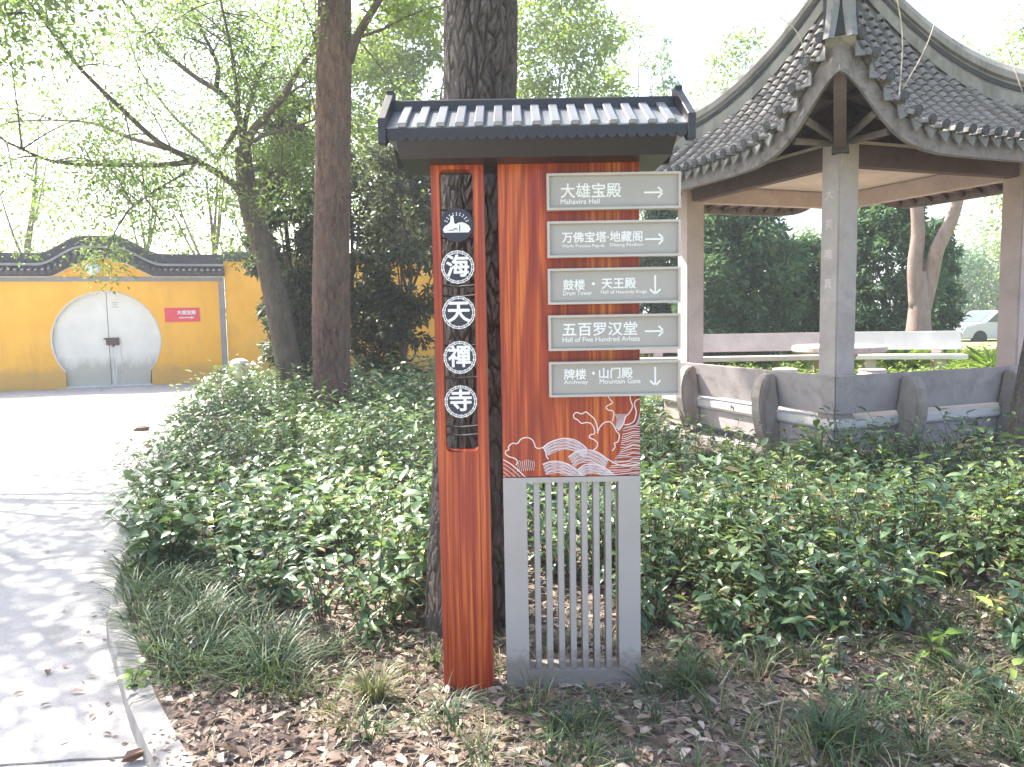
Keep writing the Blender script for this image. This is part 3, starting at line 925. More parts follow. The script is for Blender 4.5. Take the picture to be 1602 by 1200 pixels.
MB().box((-0.06, -0.06, ZB + 0.205), (S_ + 0.06, S_ + 0.06, ZB + 0.235)).build('ceiling', M['ceiling'], PV)

HALF = S_ / 2 + OV
CC = S_ / 2
def roof_z(d, w):
    """tile bed height: d = plan distance from the eave inwards, w = lateral distance from the face's middle"""
    t = d / HALF
    u = max(0.0, (HALF - d) - abs(w))               # lateral distance to the hip
    base = 3.02 + 2.25 * (0.15 * t + 0.85 * t * t)
    return base + 0.70 * math.exp(-(u / 0.5) ** 1.7) * max(0, 1 - t) ** 3
FR = [Matrix.Translation((CC, CC, 0)) @ Matrix.Rotation(k * PI / 2, 4, 'Z') for k in range(4)]   # face k: eave towards local -y
def face_pt(k, d, w, dz=0.0):
    return FR[k] @ Vector((w, -(HALF - d), roof_z(d, w) + dz))
# roof beds with a visible underside
for k in range(4):
    V, F = [], []
    nd, nw = 22, 44
    for i in range(nd + 1):
        d = HALF * i / nd * 0.995
        for j in range(nw + 1):
            w = (HALF - d) * (2 * j / nw - 1)
            V.append(face_pt(k, d, w))
    n1 = len(V)
    for i in range(nd + 1):
        d = HALF * i / nd * 0.995
        for j in range(nw + 1):
            w = (HALF - d) * (2 * j / nw - 1)
            V.append(face_pt(k, d, w, -0.07))
    for i in range(nd):
        for j in range(nw):
            a = i * (nw + 1) + j
            F.append((a, a + 1, a + nw + 2, a + nw + 1))
            F.append((n1 + a + 1, n1 + a, n1 + a + nw + 1, n1 + a + nw + 2))
    for j in range(nw):
        F.append((j + 1, j, n1 + j, n1 + j + 1))
    MB().add(V, F).build('roof_bed', M['dark_soffit'], PV, smooth=True)
    # eave board (fascia) following the sweep
    V, F = [], []
    for j in range(61):
        w = HALF * (2 * j / 60 - 1)
        hb = -0.150 - 0.10 * math.exp(-((HALF - abs(w)) / 0.42) ** 1.5)
        for dd, dz in ((-0.02, 0.02), (-0.02, hb), (0.05, hb), (0.05, -0.005)):
            ww = w * (1 - dd / HALF)
            p = FR[k] @ Vector((ww, -(HALF - dd), roof_z(0, w) + dz)); V.append(p)
        if j:
            n = 4 * j
            F += [(n - 4 + q, n + q, n + (q + 1) % 4, n - 4 + (q + 1) % 4) for q in range(4)]
    MB().add(V, F).build('eave_board', M['fascia'], PV)

# rafters under the eaves
rf = None
for k in range(4):
    for w in np.linspace(-HALF * .84, HALF * .84, 15):
        P0 = FR[k] @ Vector((w, -(HALF - .06), roof_z(.06, w) - .115)); P1 = FR[k] @ Vector((w * .78, -(HALF - .78), roof_z(.78, w * .78) - .105))
        tube_ = MB(); tube_.tube([P0, P0.lerp(P1, .5) + Vector((0, 0, -.01)), P1], .032, 6)
        tube_.build('rafter', M['conc_beam'], PV)
# tiles: barrel rows, pan courses and eave tiles
TV, TF = half_barrel(0.085, 0.046, 0.052, 0.012, 5)
tile_mesh = bpy.data.meshes.new('cover_tile'); tile_mesh.from_pydata(TV, [], TF); tile_mesh.materials.append(M['tile'])
NR = 25
pitch = 2 * HALF / NR
camL = PV_M.inverted() @ Vector((0, 0, CAM_H))
tiles = []
rt = np.random.default_rng(21)
for k in range(4):
    for j in range(NR):
        w = (j + 0.5) * pitch - HALF
        dmax = HALF - abs(w) - 0.10
        d = -0.05
        first = True
        while d < dmax:
            p = face_pt(k, max(d, 0), w); q = face_pt(k, max(d, 0) + 0.05, w)
            p = FR[k] @ Vector((w, -(HALF - d), roof_z(max(d, 0), w) + 0.035))
            slope = math.atan2((q - p).z + 0.035, 0.05)
            e = (roof_z(max(d, 0), w + .02) - roof_z(max(d, 0), w - .02)) / 0.04
            Mx = Matrix.Translation(p) @ FR[k].to_3x3().to_4x4() @ Matrix.Rotation(-math.atan(e) * 0.6 + rt.normal(0, .02), 4, 'Y') @ Matrix.Rotation(slope - 0.10 + rt.normal(0, .02), 4, 'X')
            tiles.append(((p - camL).length - (100 if k in (0, 3) else 0), k, Mx))
            d += 0.062
tiles.sort(key=lambda a: a[0])
for _, k, Mx in tiles[:300]:
    o = link('cover_tile', tile_mesh, PV); o.matrix_local = Mx
mb = MB()
for _, k, Mx in tiles[300:]:
    mb.add([Mx @ Vector(v) for v in TV], TF)
tag(mb.build('cover_tiles', M['tile'], PV), kind='stuff')
mb = MB()
for k in range(4):                                   # concave pan courses between the rows
    for j in range(NR + 1):
        w = j * pitch - HALF
        dmax = HALF - abs(w) - 0.06
        d = -0.05
        while d < dmax:
            V, F = [], []
            for dd, lift in ((0.0, 0.016), (0.105, 0.0)):
                for s_ in range(5):
                    x = (s_ / 4 - 0.5) * pitch
                    wz_ = max(-(HALF - max(d + dd, 0)), min(HALF - max(d + dd, 0), w + x))
                    V.append(FR[k] @ Vector((wz_, -(HALF - d - dd), roof_z(max(d + dd, 0), wz_) + 0.008 + lift + 0.045 * (2 * (s_ / 4 - .5)) ** 2)))
            for s_ in range(4): F.append((s_, s_ + 1, s_ + 6, s_ + 5))
            mb.add(V, F)
            d += 0.09
tag(mb.build('pan_tiles', M['tile'], PV), kind='stuff')
# eave ends: round caps on the rows, pointed drip tiles between
cap_me = MB(); cap_me.lathe([(0.040, 0.0), (0.046, 0.006), (0.042, 0.014), (0.030, 0.010), (0.024, 0.015)], 12)
cap_o = cap_me.build('end_cap', M['tile_dark'], PV)
drip_poly = [(-pitch * .47, 0.015), (-pitch * .40, -0.03), (-pitch * .18, -0.075), (0, -0.115), (pitch * .18, -0.075), (pitch * .40, -0.03), (pitch * .47, 0.015), (pitch * .2, -0.012), (0, -0.02), (-pitch * .2, -0.012)]
drip_o = MB().prism(drip_poly, -0.007, 0.007).build('drip_tile', M['hat_tile'], PV)
fc = fd = True
for k in (0, 3, 1, 2):
    for j in range(NR):
        w = (j + 0.5) * pitch - HALF
        o = cap_o if fc else link('end_cap', cap_o.data, PV); fc = False
        e = (roof_z(0, w + .02) - roof_z(0, w - .02)) / 0.04
        o.matrix_local = Matrix.Translation(FR[k] @ Vector((w, -(HALF + 0.135), roof_z(0, w) + 0.055))) @ FR[k].to_3x3().to_4x4() @ Matrix.Rotation(-math.atan(e), 4, 'Y') @ Matrix.Rotation(PI / 2 + 0.1, 4, 'X')
    for j in range(1, NR):
        w = j * pitch - HALF
        o = drip_o if fd else link('drip_tile', drip_o.data, PV); fd = False
        e = (roof_z(0, w + .02) - roof_z(0, w - .02)) / 0.04
        o.matrix_local = Matrix.Translation(FR[k] @ Vector((w, -(HALF + 0.055), roof_z(0, w) + 0.03))) @ FR[k].to_3x3().to_4x4() @ Matrix.Rotation(-math.atan(e), 4, 'Y') @ Matrix.Rotation(-0.22, 4, 'X')
# hip ridges with a moulded section and upturned ends
SECT = [(-0.10, -0.02), (-0.10, 0.07), (-0.045, 0.085), (-0.045, 0.15), (-0.085, 0.165), (-0.085, 0.21), (-0.05, 0.25), (0.0, 0.265), (0.05, 0.25), (0.085, 0.21), (0.085, 0.165), (0.045, 0.15), (0.045, 0.085), (0.10, 0.07), (0.10, -0.02)]
for k in range(4):
    V, F = [], []
    n = 40
    ds = np.linspace(-0.03, HALF * 0.995, n)
    c45 = FR[k] @ Vector((-1, -1, 0)) - FR[k] @ Vector((0, 0, 0))       # towards the corner
    c45.normalize(); side = Vector((-c45.y, c45.x, 0))
    for d in ds:
        dd = max(d, 0)
        p = FR[k] @ Vector((-(HALF - d), -(HALF - d), roof_z(dd, HALF - dd) + (0.02 if d < 0.02 else 0.0)))
        for a, h in SECT: V.append(p + side * a * 1.15 + Vector((0, 0, h * (1.6 if h > 0 else 1))))
    m = len(SECT)
    for i in range(n - 1):
        F += [(i * m + q, i * m + (q + 1) % m, (i + 1) * m + (q + 1) % m, (i + 1) * m + q) for q in range(m)]
    F += [tuple(range(m - 1, -1, -1)), tuple((n - 1) * m + q for q in range(m))]
    hip = MB().add(V, F).build('hip_ridge', M['ridge'], PV)
    V, F = [], []
    for d in ds:
        dd = max(d, 0)
        p = FR[k] @ Vector((-(HALF - d), -(HALF - d), roof_z(dd, HALF - dd) + (0.02 if d < 0.02 else 0.0)))
        for a, h in ((-.062, .165), (.062, .165), (.062, .215), (-.062, .215)): V.append(p + side * a * 1.15 + Vector((0, 0, h)))
    F = [(4 * i + q, 4 * i + (q + 1) % 4, 4 * i + 4 + (q + 1) % 4, 4 * i + 4 + q) for i in range(n - 1) for q in range(4)]
    MB().add(V, F).build('groove_shade_strip', M['tile_dark'], hip)  # dark strip in the ridge groove, its colour stands in for shade
    tip = FR[k] @ Vector((-HALF, -HALF, roof_z(0, HALF)))
    Rm = Matrix.Translation(tip) @ Matrix(((side.x, c45.x, 0, 0), (side.y, c45.y, 0, 0), (0, 0, 1, 0), (0, 0, 0, 1)))
    # end plate and two petal tiles
    MB().prism([(-0.125, 0.02), (0.125, 0.02), (0.14, 0.44), (0.07, 0.52), (-0.07, 0.52), (-0.14, 0.44)], 0.03, 0.075, Rm).build('ridge_end', M['tile_dark'], hip)
    for sg in (-1, 1):
        pet = MB()
        Vp, Fp = [], []
        for i in range(7):
            f = i / 6
            zc = 0.46 - 0.50 * f; yc = 0.09 + 0.10 * f ** 3; hw = 0.054 * (1 - 0.25 * f)
            xc = sg * (0.052 + 0.035 * f ** 2)
            for a in (-1, 0, 1):
                Vp.append(Rm @ Vector((xc + a * hw, yc + 0.02 * (1 - abs(a)), zc)))
            for a in (-1, 0, 1):
                Vp.append(Rm @ Vector((xc + a * hw, yc - 0.014, zc)))
            if i:
                q = 6 * i
                Fp += [(q - 6, q - 5, q + 1, q), (q - 5, q - 4, q + 2, q + 1), (q - 2, q - 3, q + 3, q + 4), (q - 1, q - 2, q + 4, q + 5), (q - 6, q, q + 3, q - 3), (q - 4, q - 1, q + 5, q + 2)]
        Fp += [(0, 3, 4, 1), (1, 4, 5, 2), (36, 37, 40, 39), (37, 38, 41, 40)]
        pet.add(Vp, Fp).build('petal_tile', M['hat_tile'], hip)
    # corner rafter, king post and cap block
    inner = Vector((corners[k][0], corners[k][1], 0))
    raf = MB(); P = smooth_path([inner + Vector((0, 0, 3.05)) + c45 * 0.0, inner + Vector((0, 0, 3.12)) + c45 * 0.45, inner + Vector((0, 0, 3.36)) + c45 * 0.85, Vector((tip.x, tip.y, tip.z - 0.12)) - c45 * 0.04], 10)
    V, F = [], []
    for i, p in enumerate(P):
        for a, h in ((-0.05, -0.07), (0.05, -0.07), (0.05, 0.07), (-0.05, 0.07)): V.append(p + side * a + Vector((0, 0, h)))
        if i: F += [(4 * i - 4 + q, 4 * i - 4 + (q + 1) % 4, 4 * i + (q + 1) % 4, 4 * i + q) for q in range(4)]
    F += [(3, 2, 1, 0), (36, 37, 38, 39)]
    raf.add(V, F).build('corner_rafter', M['conc_beam'], PV)
    Rk = Matrix.Translation(inner + c45 * 0.16) @ Matrix(((side.x, c45.x, 0, 0), (side.y, c45.y, 0, 0), (0, 0, 1, 0), (0, 0, 0, 1)))
    MB().box((-0.045, -0.045, 3.10), (0.045, 0.045, 3.62), Rk).build('king_post', M['conc_post'], PV, 0.006)
    for k2, sg in ((k, 1), ((k + 3) % 4, -1)):         # slanting struts from the column head to both eaves
        for w_, zt_, d_ in ((HALF - .50, 3.10, .10), (HALF - .78, 3.10, .22)):
            p1 = FR[k2] @ Vector((-sg * w_, -(HALF - d_), roof_z(d_, w_) - .13))
            st0 = inner + Vector((0, 0, zt_))
            tb_ = MB(); tb_.tube([st0, st0.lerp(p1, .5), p1], .034, 6)
            tb_.build('strut', M['conc_post'], PV)
    MB().box((-0.075, -0.075, 2.98), (0.075, 0.075, 3.02), Rk).box((-0.07, -0.07, 3.025), (0.07, 0.07, 3.12), Rk).box((-0.075, -0.075, 3.125), (0.075, 0.075, 3.16), Rk).build('cap_block', M['tile_dark'], PV, 0.004)
MB().lathe([(0.3, 5.2), (0.3, 5.35), (0.18, 5.45), (0.26, 5.62), (0.26, 5.75), (0.1, 5.92), (0.05, 6.15)], 20, (CC, CC)).build('finial', M['ridge'], PV, smooth=True)

# bench with leaning back boards round the two near sides, on crescent brackets
def bench_side(swap):
    Sw = Matrix(((0, 1, 0, 0), (1, 0, 0, 0), (0, 0, 1, 0), (0, 0, 0, 1))) if swap else Matrix.Identity(4)
    x1 = S_ + 0.30
    def put(mb, name, mat, bev=0.0, parent=PV):
        if swap: mb.F = [tuple(reversed(f)) for f in mb.F]
        return mb.build(name, mat, parent, bev)
    # back board: section in (y outward negative, z), mitred at the near corner
    sec = [(-0.135, 0.555), (-0.19, 0.555), (-0.255, 0.925), (-0.20, 0.925)]
    V = []
    for e in (0, 1):
        for y, z in sec:
            xx = (y + 0.001) if e == 0 else x1
            V.append(Sw @ Vector((xx, y, z)))
    put(MB().add(V, [(0, 1, 2, 3), (7, 6, 5, 4)] + [((q + 1) % 4, q, 4 + q, 4 + (q + 1) % 4) for q in range(4)]), 'back_board', M['conc_bench'], 0.006)
    V = []
    for e in (0, 1):
        for y, z in ((0.22, 0.402), (-0.215, 0.402), (-0.24, 0.43), (-0.24, 0.50), (0.22, 0.50)):
            xx = (y + 0.001) if e == 0 else x1
            V.append(Sw @ Vector((xx, y, z)))
    put(MB().add(V, [(0, 1, 2, 3, 4), (9, 8, 7, 6, 5)] + [((q + 1) % 5, q, 5 + q, 5 + (q + 1) % 5) for q in range(5)]), 'bench_seat', M['far_white'], 0.006)  # paler than the other bench parts: sun on the seat put into colour
    V = []
    for e in (0, 1):
        for y, z in ((0.16, 0.19), (-0.20, 0.19), (-0.20, 0.398), (0.16, 0.398)):
            xx = (y + 0.001) if e == 0 else x1
            V.append(Sw @ Vector((xx, y, z)))
    put(MB().add(V, [(0, 1, 2, 3), (7, 6, 5, 4)] + [((q + 1) % 4, q, 4 + q, 4 + (q + 1) % 4) for q in range(4)]), 'bench_apron', M['conc_bench'], 0.006)
    # crescent brackets
    prof = [(-0.20, 0.10), (-0.33, 0.12), (-0.41, 0.30), (-0.455, 0.52), (-0.46, 0.66), (-0.435, 0.78), (-0.39, 0.865), (-0.33, 0.90), (-0.262, 0.89), (-0.235, 0.70), (-0.205, 0.555), (-0.243, 0.50), (-0.243, 0.40), (-0.203, 0.398), (-0.203, 0.20)]
    for u in (0.62, 2.02):
        V = [Sw @ Vector((u - 0.075, y, z)) for y, z in prof] + [Sw @ Vector((u + 0.075, y, z)) for y, z in prof]
        n = len(prof)
        F = [tuple(range(n)), tuple(range(2 * n - 1, n - 1, -1))] + [((q + 1) % n, q, n + q, n + (q + 1) % n) for q in range(n)]
        put(MB().add(V, F), 'bracket', M['support'], 0.014)
    for u in (-0.19, 2.3):
        put(MB().box((u, -0.20, 0.10), (u + 0.30, 0.12, 0.188)) if not swap else MB().add([Sw @ Vector(v) for v in MB().box((u + (0.31 if u < 0 else 0), -0.20, 0.10), (u + 0.30 + (0.2 if u < 0 else 0), 0.12, 0.188)).V], MB().box((0, 0, 0), (1, 1, 1)).F), 'bench_foot', M['conc_bench'], 0.01)
bench_side(False)
bench_side(True)
text_obj('black_scribble', 'Pz', 0.075, M['black_wire'], PV, Matrix.Translation((-0.2425, 1.28, 0.468)) @ Matrix.Rotation(-PI / 2, 4, 'Z') @ RX, 'CENTER', 0.001, 0.0004)

# ================================================================== SIGN
SG = thing('direction_sign', 'red wood-grain and grey direction sign with dark tiled roof and five boards', 'sign', (0.1, 3.06, 0))
SGO = Vector((0.1, 3.06, 0))
def sx(x): return x - 0.1
# left post with a tall slot
px0, px1 = sx(-0.304), sx(-0.098)
s0, s1, sb, st_ = sx(-0.271), sx(-0.141), 1.00, 2.118
ZT = 2.154
front = MB()
rc = 0.025
def rrect(x0, x1, z0, z1, r, n=5):
    out = []
    for cx, cz, a0 in ((x0 + r, z0 + r, PI), (x1 - r, z0 + r, 1.5 * PI), (x1 - r, z1 - r, 0), (x0 + r, z1 - r, 0.5 * PI)):
        for i in range(n + 1):
            a = a0 + i / n * PI / 2
            out.append((cx + r * math.cos(a), cz + r * math.sin(a)))
    return out
def framed(outer, inner, y0, y1, name, mat, parent, bevel=0.0):
    """plate with a hole"""
    bm = bmesh.new()
    def ring(P): 
        vs = [bm.verts.new((p[0], y0, p[1])) for p in P]
        return [bm.edges.new((vs[i], vs[(i + 1) % len(vs)])) for i in range(len(vs))]
    es = []
    for P in [outer] + inner: es += ring(P)
    bmesh.ops.triangle_fill(bm, use_beauty=True, use_dissolve=False, edges=es)
    g = bmesh.ops.extrude_face_region(bm, geom=bm.faces[:])
    bmesh.ops.translate(bm, vec=(0, y1 - y0, 0), verts=[v for v in g['geom'] if isinstance(v, bmesh.types.BMVert)])
    bmesh.ops.recalc_face_normals(bm, faces=bm.faces[:])
    me = bpy.data.meshes.new(name); bm.to_mesh(me); bm.free()
    me.materials.append(mat)
    return link(name, me, parent)
rect = lambda x0, x1, z0, z1: [(x0, z0), (x1, z0), (x1, z1), (x0, z1)]
post = framed(rect(px0, px1, 0.0, ZT), [rrect(s0, s1, sb, st_, 0.022)], 0.0, 0.075, 'post', M['wood'], SG)
MB().box((px0 + .004, 0.003, -0.02), (px1 - .004, 0.072, 0.0)).build('post_foot', M['dark_metal'], SG)
# thin black bars behind the slot that hold the discs
for z in (1.065, 1.10, 1.30, 1.43, 1.63, 1.67, 1.86, 1.97):
    mb = MB(); mb.tube([(s0 - .01, 0.05, z), ((s0 + s1) / 2, 0.052, z - .006), (s1 + .01, 0.05, z)], 0.004, 6)
    mb.build('slot_bar', M['black_wire'], post)
# five discs
def disc(cx, cz, r, ring_on, glyph):
    mb = MB()
    n = 40
    mb.add([(cx + r * math.cos(2 * PI * i / n), -0.006, cz + r * math.sin(2 * PI * i / n)) for i in range(n)] +
           [(cx + r * math.cos(2 * PI * i / n), 0.008, cz + r * math.sin(2 * PI * i / n)) for i in range(n)],
           [tuple(range(n)), tuple(range(2 * n - 1, n - 1, -1))] + [((i + 1) % n, i, n + i, n + (i + 1) % n) for i in range(n)])
    d = mb.build('disc', M['disc_dark'], SG)
    if ring_on:
        q = MB()
        # scalloped border: outer scallops, an inner thin ring and links
        def strip(rf0, rf1, m):
            V, F = [], []
            for i in range(m):
                a = 2 * PI * i / m
                V += [(cx + rf0(a) * math.cos(a), -0.0075, cz + rf0(a) * math.sin(a)), (cx + rf1(a) * math.cos(a), -0.0075, cz + rf1(a) * math.sin(a))]
                j = (i + 1) % m
                F.append((2 * i, 2 * j, 2 * j + 1, 2 * i + 1))
            q.add(V, F)
        strip(lambda a: r * (0.915 + 0.035 * abs(math.sin(a * 9))), lambda a: r * (0.965 + 0.035 * abs(math.sin(a * 9))), 144)
        strip(lambda a: r * (0.80 + 0.03 * abs(math.cos(a * 9))), lambda a: r * (0.845 + 0.03 * abs(math.cos(a * 9))), 144)
        for i in range(18):
            a = 2 * PI * (i + 0.5) / 18
            ca, sa = math.cos(a), math.sin(a)
            w_ = 0.0022
            q.add([(cx + r * .86 * ca + w_ * sa, -0.0076, cz + r * .86 * sa - w_ * ca), (cx + r * .94 * ca + w_ * sa, -0.0076, cz + r * .94 * sa - w_ * ca), (cx + r * .94 * ca - w_ * sa, -0.0076, cz + r * .94 * sa + w_ * ca), (cx + r * .86 * ca - w_ * sa, -0.0076, cz + r * .86 * sa + w_ * ca)], [(0, 1, 2, 3)])
        q.build('ring', M['white_paint'], d)
        text_obj('character', glyph, 0.092, M['white_paint'], d, Matrix.Translation((cx, -0.0072, cz - 0.002)) @ RX, 'CENTER', 0.0023, 0.0006, xscale=1.02)
    else:
        # white hill emblem with rays and a small tower
        q = MB()
        hill = [(-0.050, -0.030), (0.046, -0.030), (0.054, -0.018), (0.048, -0.004), (0.036, 0.004), (0.022, 0.010), (0.006, 0.008), (-0.004, 0.002), (-0.010, 0.008), (-0.012, 0.030), (-0.018, 0.037), (-0.024, 0.030), (-0.026, 0.010), (-0.034, 0.002), (-0.046, -0.004), (-0.055, -0.018)]
        q.add([(cx + a, -0.0075, cz + b) for a, b in hill], [tuple(range(len(hill)))])
        for k in range(9):
            a = rad(20 + 17.5 * k)
            ca, sa = math.cos(a), math.sin(a)
            for rr_ in (0.040, 0.048):
                q.add([(cx + rr_ * ca - .0022, -0.0075, cz + rr_ * sa * 0.95 - .0022), (cx + rr_ * ca + .0022, -0.0075, cz + rr_ * sa * 0.95 - .0022), (cx + rr_ * ca + .0022, -0.0075, cz + rr_ * sa * 0.95 + .0022), (cx + rr_ * ca - .0022, -0.0075, cz + rr_ * sa * 0.95 + .0022)], [(0, 1, 2, 3)])
        q.build('emblem', M['white_paint'], d)
        e = MB()
        e.box((cx - 0.012, -0.009, cz - 0.018), (cx + 0.002, -0.0078, cz - 0.014)).box((cx + 0.010, -0.009, cz - 0.026), (cx + 0.013, -0.0078, cz + 0.0)).box((cx - 0.032, -0.009, cz - 0.022), (cx - 0.010, -0.0078, cz - 0.0195))
        e.build('emblem_detail', M['disc_dark'], d)
def fp(x, y):
    p = at(x, y, 3.06); return p.x - 0.1, p.z
for (x, y), g, ring_on in (((715, 352), '', False), ((717, 418), '海', True), ((719.5, 489), '天', True), ((721, 559), '禪', True), ((723, 628), '寺', True)):
    cx, cz = fp(x, y)
    disc((s0 + s1) / 2, cz, 0.0655, ring_on, g)

# right panel
q0, q1 = sx(-0.043), sx(0.513)
MB().box((q0, 0.0, 0.892), (q1, 0.07, ZT + 0.003)).build('panel', M['wood'], SG, 0.003, seg=1)
gx0, gx1, gz0, gz1 = sx(0.052), sx(0.425), 0.078, 0.868
grille = framed(rect(q0, q1, 0.0, 0.890), [rect(gx0, gx1, gz0, gz1)], 0.0, 0.10, 'grille', M['gate_grey'], SG)
step = (gx1 - gx0) / 15.3
bar_me = None
for i in range(7):
    xc = gx0 + (2 * i + 1.65) * step
    if bar_me is None:
        o = MB().box((-step / 2, 0.012, gz0 - .001), (step / 2, 0.080, gz1 + .001)).build('bar', M['gate_grey'], grille, 0.002, seg=1); bar_me = o.data
    else: o = link('bar', bar_me, grille)
    o.location = (xc, 0, 0)
# scratched chevrons in the bottom rail
mb = MB()
for (a, b_), (c_, d_) in (((898, 1064), (912, 1072)), ((944, 1066), (956, 1056)), ((958, 1056), (974, 1064)), ((886, 1060), (896, 1068))):
    (x0_, z0_), (x1_, z1_) = fp(a, b_), fp(c_, d_)
    mb.add([(x0_, -0.0006, z0_), (x1_, -0.0006, z1_), (x1_, -0.0006, z1_ + .0035), (x0_, -0.0006, z0_ + .0035)], [(0, 1, 2, 3)])
tag(mb.build('scratches', M['trim_grey'], grille), kind='stuff')

# engraved waves on the panel: raised line work
def zp(a, b): return fp(780 + a / 6.965, 600 + b / 6.965)
def ribbon(mb, pts, w, y, n=None):
    P = smooth_path([Vector((p[0], 0, p[1])) for p in pts], n or max(12, len(pts) * 5))
    V, F = [], []
    for i, p in enumerate(P):
        t = (P[min(i + 1, len(P) - 1)] - P[max(i - 1, 0)]).normalized()
        s = Vector((-t.z, 0, t.x))
        xa = p - s * w; xb = p + s * w
        cl = lambda v: (min(max(v.x, q0 + .001), q1 - .001), y, max(v.z, 0.894))
        V += [cl(xa), cl(xb)]
        if i: F.append((2 * i - 2, 2 * i - 1, 2 * i + 1, 2 * i))
    mb.add(V, F)
waves = MB(); fine = MB()
OUT = [
 [(190,890),(205,850),(175,815),(110,795),(75,760),(80,735),(112,720),(108,690),(150,652),(205,652),(245,605),(310,588),(365,612),(392,660),(400,690),(435,708),(485,700),(512,745),(525,800),(545,825)],
 [(1085,515),(1110,465),(1160,422),(1220,420),(1258,465),(1285,520),(1315,560),(1300,632),(1262,650),(1270,690),(1235,735)],
 [(1082,545),(1075,470),(1045,390),(990,338),(950,310),(905,330),(850,315),(818,340),(825,378),(862,395),(900,432),(955,425),(1005,435),(1035,480),(1045,545),(1000,558),(990,588),(1040,612),(1078,650),(1065,700),(1030,725)],
 [(1185,130),(1215,175),(1242,210),(1185,242),(1172,265),(1200,290),(1245,300),(1255,340),(1240,412)],
 [(1430,125),(1440,190),(1458,250),(1425,320),(1378,370),(1360,440),(1300,515)],
 [(1545,165),(1495,185),(1480,230),(1500,310),(1480,400),(1430,440),(1370,450)],
 [(480,700),(560,640),(700,598),(830,615),(920,670),(985,735)],
 [(480,880),(560,852),(650,848),(760,880),(860,945),(920,1015)],
 [(760,800),(850,740),(960,722),(1080,750),(1200,830),(1310,885),(1440,890),(1545,870)],
 [(50,830),(130,875),(220,950),(300,1030)],
 [(850,950),(940,885),(1060,880),(1160,920),(1240,980),(1290,1020)],
]
for L_ in OUT: ribbon(waves, [zp(*p) for p in L_], 0.0021, -0.0012)
for k in range(1, 12):                                     # hatching inside each wave
    f = k / 12
    for L_, cx_, cz_ in ((OUT[6], 740, 960), (OUT[8][:5], 1010, 1150), (OUT[7], 640, 1250), (OUT[10], 1060, 1200)):
        g = 1 - f * (0.36 if L_ is OUT[6] else 0.34)
        ribbon(fine, [zp(cx_ + (a - cx_) * (1 - 0.25 * f), cz_ + (b - cz_) * g + 5 * math.sin(a * .03 + k * 2)) for a, b in L_], 0.0013, -0.0010 + 0.00002 * k)
    ribbon(fine, [zp(a - 19 * k, b + 34 * k) for a, b in OUT[9]], 0.0012, -0.0010)
rr2 = np.random.default_rng(8)
for k in range(22):                                       # long swell on the right
    y = 470 + 24.5 * k
    x_st = 1335 - 3 * k if k < 10 else 1300 - 17 * (k - 10)
    ribbon(fine if k % 2 else waves, [zp(x_st + 20, y + 30 + rr2.normal(0, 5)), zp(1400, y + 16 + rr2.normal(0, 6)), zp(1470, y + rr2.normal(0, 6)), zp(1560, y + 6 + rr2.normal(0, 4))], 0.0014, -0.0011 - 0.00002 * k)
for k in range(9):
    ribbon(fine, [zp(205 + 22 * k, 960 - 2 * k), zp(215 + 22 * k, 880), zp(228 + 19 * k, 835 + 8 * math.sin(k))], 0.0010, -0.0010)
    ribbon(fine, [zp(1275 + 6 * k, 490 + 2 * k), zp(1290 + 11 * k, 390), zp(1270 + 15 * k, 330)], 0.0010, -0.0010)
    ribbon(fine, [zp(1370 + 14 * k, 520 - 9 * k), zp(1440 + 9 * k, 480 - 10 * k), zp(1545, 430 - 16 * k)], 0.0010, -0.0010)
waves.build('wave_outline', M['silver_line'], SG)
fine.build('wave_hatching', M['grey_line'], SG)

# direction boards
bx0, bx1 = sx(0.147), sx(0.664)
BT = [2.087, 1.905, 1.724, 1.543, 1.360]
texts = [[('大雄宝殿', 877, 972, 299, 24), ('Mahavira Hall', 877, 938, 316, 7)],
         [('万佛宝塔·地藏阁', 879, 1005, 372, 17), ('Wanfo Precious Pagoda', 879, 946, 386, 6), ('Dizang Pavilion', 954, 1006, 384, 6)],
         [('鼓楼', 881, 915, 446, 17), ('·', 926, 931, 444, 17), ('天王殿', 941, 995, 444, 17), ('Drum Tower', 881, 926, 459, 6.5), ('Hall of Heavenly Kings', 940, 1012, 458, 6.5)],
         [('五百罗汉堂', 880, 997, 516, 21), ('Hall of Five Hundred Arhats', 880, 1001, 532, 7)],
         [('牌楼', 882, 917, 586, 17), ('·', 926, 931, 584, 17), ('山门殿', 937, 990, 584, 17), ('Archway', 882, 920, 599, 7), ('Mountain Gate', 938, 1002, 597, 7)]]
arrows = [(1023, 301, 'r'), (1024, 374, 'r'), (1025, 446, 'd'), (1024, 518, 'r'), (1025, 589, 'd')]
def arrow(mb, cx, cz, d, y, L=0.036, w=0.0034):
    ca, sa = (1, 0) if d == 'r' else (0, -1)
    def bar(ax, az, bx, bz):
        t = Vector((bx - ax, 0, bz - az)).normalized(); s = Vector((-t.z, 0, t.x)) * w
        e = t * w * 0.6
        P = [Vector((ax, y, az)) - e - s, Vector((bx, y, bz)) + e - s, Vector((bx, y, bz)) + e + s, Vector((ax, y, az)) - e + s]
        mb.add(P + [p + Vector((0, .0012, 0)) for p in P], [(0, 1, 2, 3), (7, 6, 5, 4)] + [((i + 1) % 4, i, 4 + i, 4 + (i + 1) % 4) for i in range(4)])
    tipx, tipz = cx + ca * L, cz + sa * L
    bar(cx - ca * L, cz - sa * L, tipx, tipz)
    y -= 0.0002
    for s_ in (-1, 1):
        hx, hz = -ca * 0.62 - sa * 0.62 * s_, -sa * 0.62 + ca * 0.62 * s_
        bar(tipx, tipz, tipx + hx * L * 0.85, tipz + hz * L * 0.85)
